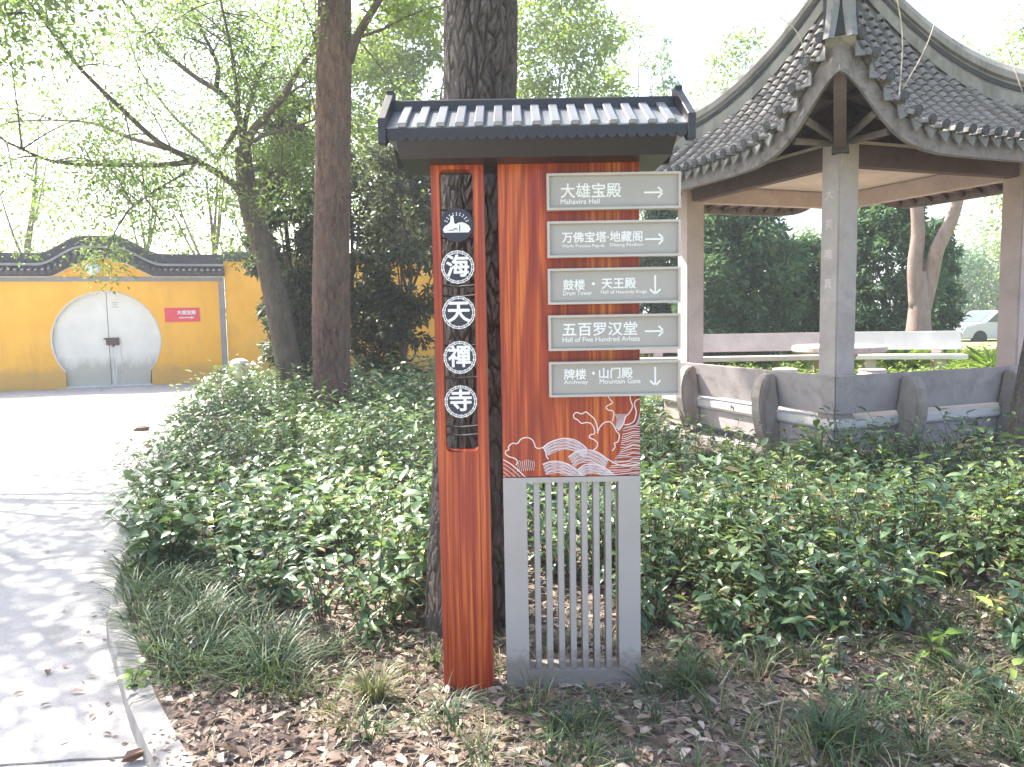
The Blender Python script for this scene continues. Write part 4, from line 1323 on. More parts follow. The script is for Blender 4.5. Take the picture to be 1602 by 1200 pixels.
for i, zt in enumerate(BT):
    zb = zt - 0.139
    bd = MB().box((bx0 + .009, -0.038, zb + .009), (bx1 - .009, -0.008, zt - .009)).build('direction_board', M['sign_grey'], SG)
    fr = framed(rect(bx0, bx1, zb, zt), [rect(bx0 + .0092, bx1 - .0092, zb + .0092, zt - .0092)], -0.052, -0.004, 'board_frame', M['sign_rim'], bd)
    Yf = 3.06 - 0.038
    def bp(x, y):
        p = at(x, y, Yf); return p.x - 0.1, p.z
    for body, xa, xb, yc, hpx in texts[i]:
        (ax, az), (bx_, bz) = bp(xa, yc), bp(xb, yc - (xb - xa) * 0.025)
        size = hpx / FPX * Yf * 1.12
        o = text_obj('lettering', body, size, M['white_paint'], bd, Matrix.Identity(4), 'LEFT', 0.0009 if hpx > 10 else 0.0002, 0.0006)
        vs = np.array([v.co[:] for v in o.data.vertices]); w0, w1 = vs[:, 0].min(), vs[:, 0].max()
        h0, h1 = vs[:, 1].min(), vs[:, 1].max()
        ks = (bx_ - ax) / max(w1 - w0, 1e-6) if body != '·' else 1.6
        ks_y = ks if body == '·' else (ks if hpx < 10 else min(ks, hpx / FPX * Yf / (h1 - h0) * 1.02) if True else ks)
        if hpx < 10: ks_y = hpx / FPX * Yf * 1.1 / (h1 - h0)
        o.data.transform(Matrix.Translation((ax, -0.0388, (az + bz) / 2)) @ RX @ Matrix.Diagonal((ks, ks_y, 1, 1)) @ Matrix.Translation((-w0, -(h0 + h1) / 2, 0)))
    mb = MB()
    ax, az = bp(arrows[i][0], arrows[i][1])
    arrow(mb, ax, az, arrows[i][2], -0.0396)
    mb.build('arrow', M['white_paint'], bd)

# little roof
EY, RY = -0.20, 0.035                                     # eave and ridge depths (relative to the sign's face)
exl, exr = sx(-0.440), sx(0.652)
rz_, ez_ = 2.372, 2.235
V, F = [], []
mbk = MB()
# gable end boards taper from eave to beam
for yy0, yy1 in ((EY + 0.015, 0.27 - 0.015),):
    mbk.add([(exl + .03, yy0, ez_ - .035), (exr - .03, yy0, ez_ - .035), (exr - .03, yy1, ez_ - .035), (exl + .03, yy1, ez_ - .035),
             (sx(-0.405), -0.135, ZT - .020), (sx(0.610), -0.135, ZT - .020), (sx(0.610), 0.205, ZT - .020), (sx(-0.405), 0.205, ZT - .020)],
            [(0, 1, 2, 3), (7, 6, 5, 4), (0, 4, 5, 1), (1, 5, 6, 2), (2, 6, 7, 3), (3, 7, 4, 0)])
mbk.build('roof_soffit', M['dark_metal'], SG)
BY = 2 * RY - EY
MB().box((exl, EY - .004, ez_ - .036), (exr, EY + .002, ez_ - .006)).build('eave_strip', M['dark_metal'], SG)
roof_sec = [(EY, ez_), (RY, rz_ - .012), (BY, ez_), (BY, ez_ - .034), (EY, ez_ - .034)]
V = [(exl, y, z) for y, z in roof_sec] + [(exr, y, z) for y, z in roof_sec]
MB().add(V, [(0, 1, 2, 3, 4), (9, 8, 7, 6, 5)] + [((i + 1) % 5, i, 5 + i, 5 + (i + 1) % 5) for i in range(5)]).build('roof_deck', M['tile_metal'], SG)
MB().box((exl - .004, RY - 0.035, rz_ - 0.035), (exr + .004, RY + 0.035, rz_ + 0.012)).build('ridge', M['dark_metal'], SG, 0.004, seg=1)
sl = math.atan2(rz_ - ez_ - .012, RY - EY)
LT_ = math.hypot(rz_ - ez_ - .012, RY - EY)
strip_me = None
for side in (0, 1):
    for i in range(15):
        x = exl + 0.058 + i * (exr - exl - 0.116) / 14
        if strip_me is None:
            b = MB().box((-0.0165, -LT_ - 0.012, 0.001), (0.0165, -0.03, 0.017))
            o = b.build('cover_tile', M['tile_metal'], SG, 0.003, seg=1); strip_me = o.data
        else: o = link('cover_tile', strip_me, SG)
        if side == 0: o.matrix_local = Matrix.Translation((x, RY, rz_ - .012)) @ Matrix.Rotation(sl, 4, 'X')
        else: o.matrix_local = Matrix.Translation((x, RY, rz_ - .012)) @ Matrix.Rotation(PI, 4, 'Z') @ Matrix.Rotation(sl, 4, 'X')
# scalloped drip edge
drip = None
for i in range(30):
    x = exl + 0.02 + i * (exr - exl - 0.04) / 29
    if drip is None:
        o = MB().prism([(-0.019, 0.0), (-0.019, -0.006), (-0.012, -0.018), (0, -0.024), (0.012, -0.018), (0.019, -0.006), (0.019, 0.0)], -0.004, 0.004).build('drip_tile', M['dark_metal'], SG); drip = o.data
    else: o = link('drip_tile', drip, SG)
    o.location = (x, EY - 0.007, ez_ - 0.03)
# ends: sloped verge boards with upright horns at the ridge
for sg, xe in ((-1, exl), (1, exr)):
    t_ = 0.029
    x0_, x1_ = (xe - t_, xe) if sg < 0 else (xe, xe + t_)
    prof = [(EY - 0.02, ez_ - 0.062), (EY - 0.02, ez_ + 0.028), (RY - 0.034, rz_ + 0.034), (RY - 0.030, rz_ + 0.052), (RY + 0.03, rz_ + 0.052), (RY + 0.034, rz_ + 0.034), (BY + 0.02, ez_ + 0.028), (BY + 0.02, ez_ - 0.062), (BY - 0.02, ez_ - 0.062), (RY, rz_ - 0.06), (EY + 0.02, ez_ - 0.062)]
    V = [(x0_, y, z) for y, z in prof] + [(x1_, y, z) for y, z in prof]
    n = len(prof)
    MB().add(V, [tuple(range(n)), tuple(range(2 * n - 1, n - 1, -1))] + [((i + 1) % n, i, n + i, n + (i + 1) % n) for i in range(n)]).build('verge_board', M['dark_metal'], SG, 0.002, seg=1)

# ================================================================== NEAR TREES
r = np.random.default_rng(101)
def canopy(parent, org, centers, radii, n, leaf, mat, name='crown', flat=0.7, droop=0.2):
    C = np.array(centers) - np.array(org)
    me = leaf_mesh(name, *crown_arrays(r, C, np.array(radii), n, leaf, flat, droop), [mat])
    return link(name, me, parent)

# big furrowed trunk right behind the sign
o1 = Vector((-0.215, 3.74, 0))
T1 = thing('broadleaf_tree', 'thick dark trunk with deeply furrowed bark right behind the sign', 'tree', o1)
top1 = at(752, 0, 3.80)
bark_trunk('trunk', [o1 + Vector((0, 0, -0.15)), at(738, 500, 3.75), at(750, 120, 3.78), top1 + Vector((.03, 0.02, .8)), top1 + Vector((.1, .05, 2.8))], [0.205, 0.178, 0.166, 0.16, 0.13], M['bark_big'], T1, o1, 420, 900, 24, 0.13, 0.034, 3, 0.28)
tt = top1 + Vector((.1, .05, 2.7))
l1 = []
c1 = []
for a, ln, h in ((2.2, 2.2, 1.6), (0.3, 2.4, 1.8), (-1.2, 2.0, 1.5), (3.6, 2.2, 2.2), (1.3, 2.6, 2.6)):
    e = tt + Vector((math.cos(a) * ln, math.sin(a) * ln, h))
    l1.append(([tt, tt.lerp(e, .5) + Vector((0, 0, -.2)), e], 0.07, 0.02)); c1.append(e)
limb_mesh('limb', l1, M['bark_big'], T1, 7, o1)
C1 = [c + Vector(r.normal(0, .7, 3)) for c in c1 for _ in range(2)]
SHADE1 = [(-2.2, 6.9, 6.0), (-.9, 7.3, 6.1), (.7, 7.8, 6.2), (-1.3, 8.7, 6.3), (.4, 8.9, 6.3), (-2.4, 5.7, 5.7), (-1.2, 5.7, 5.9), (-.2, 6.1, 5.9), (1.4, 6.9, 6.3), (-.3, 5.0, 5.8), (.9, 5.6, 6.0), (1.9, 8.6, 6.6), (-3.1, 6.3, 6.0)]  # unseen boughs and leaf clumps, added to shade the right bed
limb_mesh('shade_bough', [([tt - Vector((0, 0, .6)), (tt - Vector((0, 0, .6))).lerp(Vector(q), .5) + Vector((0, 0, .35)), Vector(q)], .05, .012) for q in SHADE1], M['bark_big'], T1, 6, o1)
canopy(T1, o1, C1 + [Vector(q) for q in SHADE1], [.8] * len(C1) + [.85] * len(SHADE1), 15500, 0.11, M['tree_leaf'])

# slim reddish trunk on the left
b2 = gnd(519, 661, 0.0)
o2 = Vector((b2.x, b2.y, 0))
Y2 = b2.y
T2 = thing('broadleaf_tree', 'straight reddish brown trunk standing in the shrubs left of the sign', 'tree', o2)
rw = 27.5 / FPX * Y2
bark_trunk('trunk', [o2 + Vector((0, 0, -.1)), at(519, 560, Y2), at(521, 300, Y2), at(523, 0, Y2), at(525, -220, Y2), at(540, -480, Y2)], [rw * 1.08, rw * 1.0, rw * .96, rw * .90, rw * .8, rw * .5], M['bark_red'], T2, o2, 220, 620, 26, 0.11, 0.026, 8, 0.10)
l2 = [([at(546, 96, Y2), at(560, 55, Y2 - .2), at(590, 5, Y2 - .4), at(640, -80, Y2 - .5), at(720, -220, Y2 - .3)], 0.075, 0.03),
      ([at(556, 60, Y2 - .15), at(600, 45, Y2 - .4), at(650, 20, Y2 - .6), at(695, 8, Y2 - .8)], 0.026, 0.008),
      ([at(500, -200, Y2), at(430, -330, Y2 + .5), at(380, -420, Y2 + 1)], 0.08, 0.03),
      ([at(540, -300, Y2), at(620, -420, Y2 + .6), at(720, -520, Y2 + 1)], 0.08, 0.03)]
limb_mesh('limb', l2, M['bark_grey'], T2, 7, o2)
canopy(T2, o2, [at(430, -330, Y2 + .5), at(380, -420, Y2 + 1), at(620, -420, Y2 + .6), at(720, -520, Y2 + 1), at(540, -560, Y2), at(720, -230, Y2 - .3), at(480, -480, Y2 + 1.2), Vector((-4.1, 9.7, 6.9)), Vector((-2.7, 9.9, 6.9)), Vector((-5.5, 10.3, 7.0)), Vector((-1.5, 10.4, 7.1)), Vector((-4.8, 11.2, 7.4))], [1.2, 1.2, 1.2, 1.3, 1.3, 0.9, 1.2, .9, .9, .9, .9, .9], 11000, 0.12, M['tree_leaf'])  # clumps given as plain vectors are out of view, added to shade the bed
canopy(T2, o2, [at(650, 22, Y2 - .6), at(600, 20, Y2 - .4), at(690, 30, Y2 - .8), at(640, -20, Y2 - .5)], [.35, .35, .4, .45], 500, 0.10, M['lime_leaf'], 'twig_leaves')

# trunk cut by the right edge of the photograph
o3 = Vector((4.16, 6.15, 0))
T3 = thing('broadleaf_tree', 'leaning furrowed trunk in the shrubs at the far right, near the pavilion bench', 'tree', o3)
bark_trunk('trunk', [o3 + Vector((0, 0, -.1)), o3 + Vector((.08, 0, .7)), o3 + Vector((.26, 0.02, 1.9)), o3 + Vector((.5, .1, 3.4)), o3 + Vector((.7, .2, 5.5))], [0.185, 0.17, 0.16, 0.14, 0.09], M['bark_big'], T3, o3, 220, 460, 24, 0.11, 0.018, 17, 0.12)
e3 = o3 + Vector((.7, .2, 5.4))
l3, c3 = [], []
for a, ln, h in ((0.2, 1.8, 1.2), (1.8, 1.9, 1.4), (3.3, 1.6, 1.6), (4.8, 1.8, 1.2)):
    e = e3 + Vector((math.cos(a) * ln, math.sin(a) * ln, h)); l3.append(([e3, e3.lerp(e, .5), e], 0.06, 0.02)); c3 += [e, e.lerp(e3, .4)]
limb_mesh('limb', l3, M['bark_big'], T3, 6, o3)
canopy(T3, o3, c3, [0.8] * len(c3), 3000, 0.11, M['tree_leaf'])

# leaning many-limbed tree by the wall
Y4 = 13.2
b4 = at(455, 590, Y4)
o4 = Vector((b4.x, b4.y, 0))
T4 = thing('spreading_tree', 'leaning many-limbed tree with light airy leaves before the yellow wall', 'tree', o4)
trunk_px = [(458, 640, 0), (452, 575, 0), (432, 470, 0), (408, 380, 0), (390, 320, 0), (383, 275, 0), (380, 232, 0)]
bark_trunk('trunk', [at(x, y, Y4 + d) for x, y, d in trunk_px], [0.25, 0.225, 0.205, 0.19, 0.17, 0.15, 0.12], M['bark_grey'], T4, o4, 120, 300, 18, 0.14, 0.016, 31, 0.1)
LB = [
 ([(383,262,0),(380,215,0),(372,180,.1),(345,145,.3),(305,120,.6),(255,78,.8),(205,20,1.0),(180,-20,1.1)], .085, .022),
 ([(338,140,.3),(340,100,.5),(316,48,.8),(285,-20,1.0)], .05, .02),
 ([(383,240,0),(395,205,-.3),(440,155,-.8),(468,108,-1.2),(500,65,-1.6),(540,0,-2.0)], .085, .022),
 ([(382,236,0),(384,190,.4),(404,120,.7),(424,80,.9),(436,0,1.2)], .06, .02),
 ([(374,188,.1),(370,140,-.3),(362,80,-.5),(345,0,-.7)], .05, .018),
 ([(388,228,0),(412,212,-.5),(450,203,-1.0),(495,186,-1.5)], .045, .016),
 ([(393,330,0),(372,295,-.1),(348,276,-.2),(310,253,-.4),(250,224,-.8),(190,170,-1.2),(130,112,-1.6),(90,62,-1.9),(50,10,-2.2)], .085, .016),
 ([(305,252,-.4),(255,258,-.8),(190,258,-1.3),(90,254,-2.0),(10,222,-2.6)], .055, .014),
 ([(262,232,-.7),(205,216,-.2),(150,194,.3),(90,188,.6),(10,190,1.0)], .045, .012),
 ([(384,268,0),(405,264,.4),(440,268,.9),(490,258,1.5)], .05, .018),
 ([(392,310,0),(418,296,.5),(432,276,.8),(445,262,1.0)], .05, .02),
 ([(372,200,.1),(340,245,.8),(318,225,1.2),(270,180,1.7),(225,120,2.1),(200,60,2.4)], .05, .014),
 ([(404,120,.7),(380,70,1.0),(372,20,1.3)], .03, .012),
 ([(440,155,-.8),(470,135,-.4),(500,120,.2)], .03, .012),
 ([(310,253,-.4),(290,270,-.8),(240,300,-1.4),(200,330,-1.9)], .03, .010),
]
r = np.random.default_rng(202)
limbs4, cl, cr_ = [], [], []
for pts, r0, r1 in LB:
    W = [at(x, y, Y4 + d) for x, y, d in pts]
    limbs4.append((W, r0, r1))
    path = smooth_path(W, 14)
    for k, p in enumerate(path):
        f = k / 13
        if f < 0.35: continue
        for _ in range(1 if f < .7 else 2):
            q = p + Vector(r.normal(0, 0.42, 3)) + Vector((0, 0, 0.05))
            limbs4.append(([p, p.lerp(q, .5) + Vector((0, 0, .06)), q], 0.014, 0.006))
            cl.append(q); cr_.append(r.uniform(.28, .62))
limb_mesh('limb', limbs4, M['bark_grey'], T4, 6, o4)
for x, y, d, rr_ in ((60,40,-1.5,.8),(40,110,-1.8,.7),(110,60,-1,.8),(40,300,-2,.5),(90,330,-1.6,.6),(150,310,-1.4,.5),(160,385,-1.2,.42),(150,410,-1.6,.32),(175,400,-1.5,.3),(250,330,-1,.5),(30,380,-1.7,.45),(360,370,-.8,.35),(355,345,-.8,.4),(375,400,-.8,.3),(230,150,0,.6),(270,30,.5,.8),(150,20,0,.8),(460,30,-.5,.8),(430,120,.5,.6),(300,180,0,.6),(330,30,.4,.8),(120,150,-.5,.6),(120,230,-1,.6),(220,270,-1,.6),(480,230,0,.5),(300,300,-.6,.5)):
    cl.append(at(x, y, Y4 + d)); cr_.append(rr_)
canopy(T4, o4, cl, cr_, 38000, 0.072, M['tree_leaf'], flat=0.6, droop=0.35)

# path-side tree: its outer boughs hang into the top left corner
o5 = Vector((-9.4, 9.6, PZ))
T5 = thing('path_side_tree', 'tree whose shaded leafy boughs hang into the top left corner', 'tree', o5)
bark_trunk('trunk', [o5 + Vector((0, 0, -.1)), o5 + Vector((.1, .1, 2)), o5 + Vector((.3, .1, 4)), o5 + Vector((.5, .2, 6))], [0.22, 0.19, 0.16, 0.10], M['bark_grey'], T5, o5, 60, 120, 9, 0.14, 0.02, 41, 0.1)
l5, c5 = [], []
e5 = o5 + Vector((.4, .15, 4.6))
for e in (at(40, 20, 9.5), at(-60, -60, 9.0), at(130, -60, 10.0), o5 + Vector((1.2, -2.2, 6.6)), o5 + Vector((-1.5, 1.5, 7.0)), o5 + Vector((2.6, -.8, 7.2)), o5 + Vector((0.3, 2.0, 7.6)), o5 + Vector((3.6, 1.4, 6.8)), o5 + Vector((1.0, -3.6, 7.0)), Vector((-6.6, 6.6, 6.0)), Vector((-5.7, 5.4, 5.7)), Vector((-7.0, 8.2, 6.2)), Vector((-5.6, 7.4, 6.6)), Vector((-4.9, 6.0, 6.2)), Vector((-5.5, 6.3, 6.4)), Vector((-6.3, 5.3, 6.1)), Vector((-7.6, 6.9, 6.3)), Vector((-5.2, 4.9, 5.5))):  # boughs given as plain vectors are unseen, added to shade the near path
    l5.append(([e5, e5.lerp(e, .5) + Vector((0, 0, .3)), e], 0.07, 0.015)); c5 += [e, e5.lerp(e, .72) + Vector((0, 0, .25))]
limb_mesh('limb', l5, M['bark_grey'], T5, 6, o5)
canopy(T5, o5, c5, [0.95] * len(c5), 17000, 0.11, M['tree_leaf'])

# dark evergreens between wall and sign
r = np.random.default_rng(303)
def px_tree(name, label, px_x, Y, top_px, spread_px, **kw):
    """free-standing tree at depth Y, its top and half-width read off the photograph"""
    z0 = kw.pop('z0', 0.0)
    base = at(px_x, 500, Y); top = at(px_x, top_px, Y)
    return tree(name, label, (base.x, Y, z0), top.z - z0, spread_px / FPX * Y, r, **kw)
px_tree('evergreen_tree', 'dark green evergreen filling the gap just left of the reddish trunk', 462, 15.2, 150, 70, n_leaf=9500, leaf=0.16, lmat=M['dark_leaf'], bmat=M['bark_grey'], trunk_r=.09, crown_base=.10, n_clump=70, clump_r=.24)
px_tree('evergreen_tree', 'thin purplish dark evergreen with forked stem left of the sign post', 636, 15.0, 215, 85, n_leaf=6000, leaf=0.15, lmat=M['dark_leaf'], bmat=M['bark_red'], trunk_r=.09, crown_base=.24, n_clump=62, clump_r=.21)
px_tree('evergreen_tree', 'dusky evergreen directly behind the reddish trunk', 556, 16.4, 235, 62, n_leaf=4200, leaf=0.15, lmat=M['dark_leaf'], bmat=M['bark_grey'], trunk_r=.08, crown_base=.3, n_clump=50, clump_r=.24)
px_tree('evergreen_shrub', 'low dark bush at the foot of the reddish trunk, against the wall', 590, 15.8, 440, 55, n_leaf=5000, leaf=0.12, lmat=M['dark_leaf'], bmat=M['bark_grey'], trunk_r=.05, crown_base=.1, n_clump=12, clump_r=.45, cat='shrub')
px_tree('evergreen_shrub', 'round dark bush behind the base of the leaning tree', 470, 14.4, 420, 55, n_leaf=6000, leaf=0.12, lmat=M['dark_leaf'], bmat=M['bark_grey'], trunk_r=.05, crown_base=.1, n_clump=14, clump_r=.42, cat='shrub')

# trees beyond the wall and in the far distance
BG = [
 ('background_tree', 'bright lime tree standing behind the gap between the two trunks', 640, 24, -30, 130, 'lime_leaf', 24000, .18, .30),
 ('background_tree', 'yellow-green tree rising right behind the sign roof, left of the pavilion', 880, 26, -60, 140, 'lime_leaf', 18000, .19, .30),
 ('background_tree', 'pale loose tree between sign roof horn and pavilion ridge', 985, 34, 10, 90, 'tree_leaf', 4200, .20, .30),
 ('background_tree', 'pale tree showing over the left end of the wall coping', 60, 30, 160, 130, 'tree_leaf', 3000, .19, .28),
 ('background_tree', 'pale tree above the hump of the wall coping', 235, 34, 210, 110, 'tree_leaf', 2600, .20, .28),
 ('background_tree', 'pale tree above the right end of the wall coping', 340, 29, 150, 100, 'tree_leaf', 2600, .18, .28),
 ('background_tree', 'sunlit tree behind the leaning tree and left of the reddish trunk', 430, 27, 60, 90, 'lime_leaf', 3000, .18, .3),
 ('background_tree', 'light green tree behind the right slope of the pavilion roof', 1660, 24, -80, 170, 'lime_leaf', 8000, .16, .30),
 ('background_tree', 'bright tree seen over the left ridge of the pavilion roof', 1160, 30, 20, 80, 'lime_leaf', 4200, .18, .28),
]
for nm, lb, x, Y, tp, sp, mt, nl, lf, cb in BG:
    px_tree(nm, lb, x, Y, tp, sp, n_leaf=nl, leaf=lf, lmat=M[mt], bmat=M['bark_grey'], trunk_r=.16, crown_base=cb, n_clump=26, clump_r=.36, z0=PZ)
px_tree('conifer_tree', 'blue-green pointed conifer beyond the right horn of the sign roof', 1043, 42, 62, 55, n_leaf=5000, leaf=.24, lmat=M['cedar'], bmat=M['bark_grey'], trunk_r=.2, crown_base=.12, n_clump=40, clump_r=.34, conical=True, z0=PZ)
# seen through the pavilion
CED = [
 ('tall dark cedar filling the opening right of the left pavilion column', 1150, 20.5, 285, 105, 30000, .19),
 ('dark cedar between the sign boards and the left pavilion column', 1035, 22.0, 310, 60, 12000, .19),
 ('mid green cedar just left of the front pavilion column', 1256, 22.5, 372, 52, 11000, .19),
 ('dark cedar just right of the front pavilion column, behind the forked tree', 1385, 21.0, 270, 82, 24000, .19),
 ('rounded dark cedar right of the forked tree', 1462, 23.0, 345, 42, 8000, .19),
 ('low dark cedar bush at the left, seen under the boards of the sign', 1105, 19.5, 410, 60, 15000, .14),
]
for lb, x, Y, tp, sp, nl, lf in CED:
    px_tree('cedar_tree', lb, x, Y, tp, sp, n_leaf=nl, leaf=lf, lmat=M['cedar'], bmat=M['bark_grey'], trunk_r=.12, crown_base=.06, n_clump=110, clump_r=.23, z0=0.07, flat=.95, aspect=.36, limbs=6)
FAR = [(1500, 52, 395, 60, 'cedar', 'blue hazy tree mass far right, left half, beyond the parked car'), (1555, 56, 375, 65, 'tree_leaf', 'pale rounded tree far beyond the parked car'), (1535, 75, 330, 80, 'tree_leaf', 'very pale distant tree highest on the far right skyline'), (1260, 60, 360, 50, 'tree_leaf', 'pale distant tree left of the front pavilion column'), (1600, 60, 350, 60, 'lime_leaf', 'yellowish distant tree behind the right pavilion column')]
for x, Y, tp, sp, mt, lb in FAR:
    px_tree('distant_tree', lb, x, Y, tp, sp, n_leaf=3200, leaf=.33, lmat=M[mt], bmat=M['bark_grey'], trunk_r=.2, crown_base=.12, n_clump=26, clump_r=.38, z0=PZ)
# forked pale tree behind the pavilion
Yf = 18.5
of = Vector((at(1437, 508, Yf).x, Yf, 0.0))
FT = thing('forked_tree', 'bare pale brown forked trunk on the lawn seen through the pavilion', 'tree', of)
limb_mesh('trunk', [([at(1437, 525, Yf), at(1438, 490, Yf), at(1439, 455, Yf), at(1437, 425, Yf)], .30, .17)], M['bark_pale'], FT, 12, of)
limb_mesh('limb', [([at(1436, 490, Yf), at(1431, 420, Yf), at(1436, 365, Yf), at(1432, 300, Yf), at(1425, 220, Yf)], .20, .12),
                   ([at(1440, 492, Yf), at(1456, 432, Yf), at(1466, 390, Yf - .2), at(1488, 345, Yf - .3), at(1502, 300, Yf - .4), at(1530, 210, Yf - .5)], .21, .11),
                   ([at(1500, 305, Yf - .4), at(1550, 285, Yf - .6), at(1600, 270, Yf - .8)], .05, .015)], M['bark_pale'], FT, 9, of)
canopy(FT, of, [at(1425, 180, Yf), at(1530, 150, Yf), at(1480, 120, Yf), at(1570, 255, Yf - .6)], [1.2, 1.3, 1.3, .5], 3000, .12, M['lime_leaf'])

# ================================================================== FAR BENCHES, TABLE, CAR
def far_bench(name, label, p0, p1, mat, end=True):
    d = (p1 - p0); L = d.length; a = math.atan2(d.y, d.x)
    t = thing(name, label, 'bench', p0, a)
    V = []
    sec = [(0.0, 0.55), (0.06, 0.55), (0.20, 0.95), (0.13, 0.95)]
    for x in (0, L): V += [(x, y, z) for y, z in sec]
    MB().add(V, [(0, 1, 2, 3), (7, 6, 5, 4)] + [((q + 1) % 4, q, 4 + q, 4 + (q + 1) % 4) for q in range(4)]).build('back_board', mat, t, .01)
    MB().box((0, -0.45, 0.36), (L, 0.06, 0.46)).build('seat', mat, t, .01)
    n = max(2, int(L / 1.6))
    leg = None
    for i in range(n):
        x = 0.5 + i * (L - 1.0) / (n - 1)
        if leg is None:
            o = MB().box((-.12, -.35, 0.05), (.12, 0.0, .36)).box((-.10, 0.0, 0.40), (.10, .05, .56)).build('leg', M['conc_pink'], t, .01); leg = o.data
        else: o = link('leg', leg, t)
        o.location = (x, 0, 0)
    return t
pA, pB, pC = gnd(995, 527, .95), gnd(1322, 522.5, .95), gnd(1512, 520, .95)
for p in (pA, pB, pC): p.z = 0.075
Yb = 17.2
pA = Vector((at(995, 520, Yb).x, Yb, .075)); pB = Vector((at(1318, 520, Yb).x, Yb, .075)); pC = Vector((at(1506, 520, Yb - .6).x, Yb - .6, .075))
far_bench('stone_bench', 'long pinkish stone bench in shade behind the left pavilion column', pA, pB - Vector((.03, 0, 0)), M['conc_pink'])  # shaded half of the bench row, kept in the darker pinkish colour
far_bench('stone_bench', 'stone bench with sunlight put into its pale colour, right behind the front pavilion column', pB + Vector((.03, 0, 0)), pC, M['far_white'])  # paler copy of the bench: sunlight on this half put into the colour
tp = gnd(1312, 543, .80)
tb = Vector((at(1312, 543, 13.6).x, 13.6, 0.075))
zt = at(1312, 540, 13.6).z
t_ = thing('stone_table', 'round grey stone table behind the front pavilion column', 'table', tb)
rt_ = 69 / FPX * 13.6
MB().lathe([(rt_ * .96, zt - .20), (rt_, zt - .17), (rt_, zt - .10), (rt_ * .97, zt - .08)], 40).build('tabletop', M['conc_bench'], t_, smooth=False)
MB().lathe([(.30, 0), (.24, .2), (.24, zt - .4), (.34, zt - .205)], 20).build('pedestal', M['conc_pink'], t_, smooth=True)
for i, (x, y, Y) in enumerate(((1365, 572, 12.6), (1228, 575, 13.0))):
    q = at(x, y, Y)
    st = thing('stone_stool', ['pinkish drum stool right of the front pavilion column', 'pale drum stool left of the front pavilion column'][i], 'stool', (q.x, Y, .075))
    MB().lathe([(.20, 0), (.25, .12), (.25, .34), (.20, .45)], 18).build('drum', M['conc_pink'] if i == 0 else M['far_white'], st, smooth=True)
    MB().lathe([(.205, .451), (.21, .47), (.19, .48)], 18).build('seat_top', M['conc_pink'], st)

Yc = 33.0
cb = at(1560, 500, Yc)
car = thing('parked_car', 'pale grey car parked beyond the lawn on the far right', 'car', (cb.x - 0.1, Yc, PZ), rad(6))
prof = [(-2.1, .28), (2.1, .28), (2.15, .6), (2.1, .88), (1.55, .95), (0.95, 1.42), (-0.55, 1.45), (-1.15, .98), (-2.0, .82), (-2.15, .55)]
MB().prism(prof, -0.85, 0.85).build('body', M['car_paint'], car, .05)
MB().prism([(1.42, .97), (0.93, 1.36), (0.15, 1.385), (0.15, .97)], -0.865, 0.865).prism([(0.07, .97), (0.07, 1.385), (-.52, 1.385), (-.98, .99)], -0.865, 0.865).build('window', M['glass'], car)
MB().add([(-1.17, -.7, 1.0), (-1.17, .7, 1.0), (-.60, .66, 1.43), (-.60, -.66, 1.43)], [(0, 1, 2, 3)]).build('windscreen', M['glass'], car)
wm = None
for x in (-1.3, 1.3):
    for y in (-.82, .72):
        if wm is None:
            b = MB().lathe([(.31, 0), (.33, .03), (.33, .16), (.30, .2)], 20); b.V = [Vector((v[0], v[2], v[1])) for v in b.V]
            o = b.build('wheel', M['rubber'], car); wm = o.data
        else: o = link('wheel', wm, car)
        o.location = (x, y - .05, .32)

# bollard light by the wall
qb = at(375, 575, 16.3)
bl = thing('stone_bollard', 'short white rounded stone bollard in the shrubs beside the wall corner', 'bollard', (qb.x, 16.3, 0))
zb_ = at(375, 561, 16.3).z
MB().lathe([(.16, 0), (.15, zb_ - .22)], 16).build('shaft', M['white_stone'], bl, smooth=True)
MB().lathe([(.18, zb_ - .219), (.20, zb_ - .12), (.16, zb_ - .04), (.07, zb_), (.02, zb_ + .005)], 18).build('cap', M['white_stone'], bl, smooth=True)

# ================================================================== SHRUB BEDS
r = np.random.default_rng(404)
def kx_(y): return float(np.interp(y, ky, kx))
LEFT_BED = [(kx_(4.75) + .1, 4.75), (-1.75, 4.25), (-1.25, 3.95), (-0.85, 3.70), (-0.50, 3.72), (-0.30, 4.15), (0.35, 4.4), (0.5, 6.2), (1.7, 9.4), (2.6, 12.4), (1.2, 14.5), (-2.0, 15.2), (kx_(15.0) + .1, 15.0), (kx_(12.0) + .1, 12.0), (kx_(9) + .1, 9), (kx_(6.5) + .05, 6.5)]
RIGHT_BED = [(0.50, 3.70), (0.75, 3.42), (1.2, 3.40), (1.6, 3.50), (2.0, 3.40), (2.4, 3.10), (3.0, 3.10), (3.6, 3.6), (4.4, 4.5), (6.5, 6.0), (6.5, 7.3), (5.6, 7.55), (3.2, 6.85), (1.95, 8.3), (1.5, 8.9), (0.5, 6.2), (0.42, 4.6)]
TRUNKS = [(o1.x, o1.y, .30), (o2.x, o2.y, .30), (o3.x, o3.y, .26), (0.23, 3.12, .45), (-0.2, 3.1, .3)]
hn = sines(77, 8, 1.5)
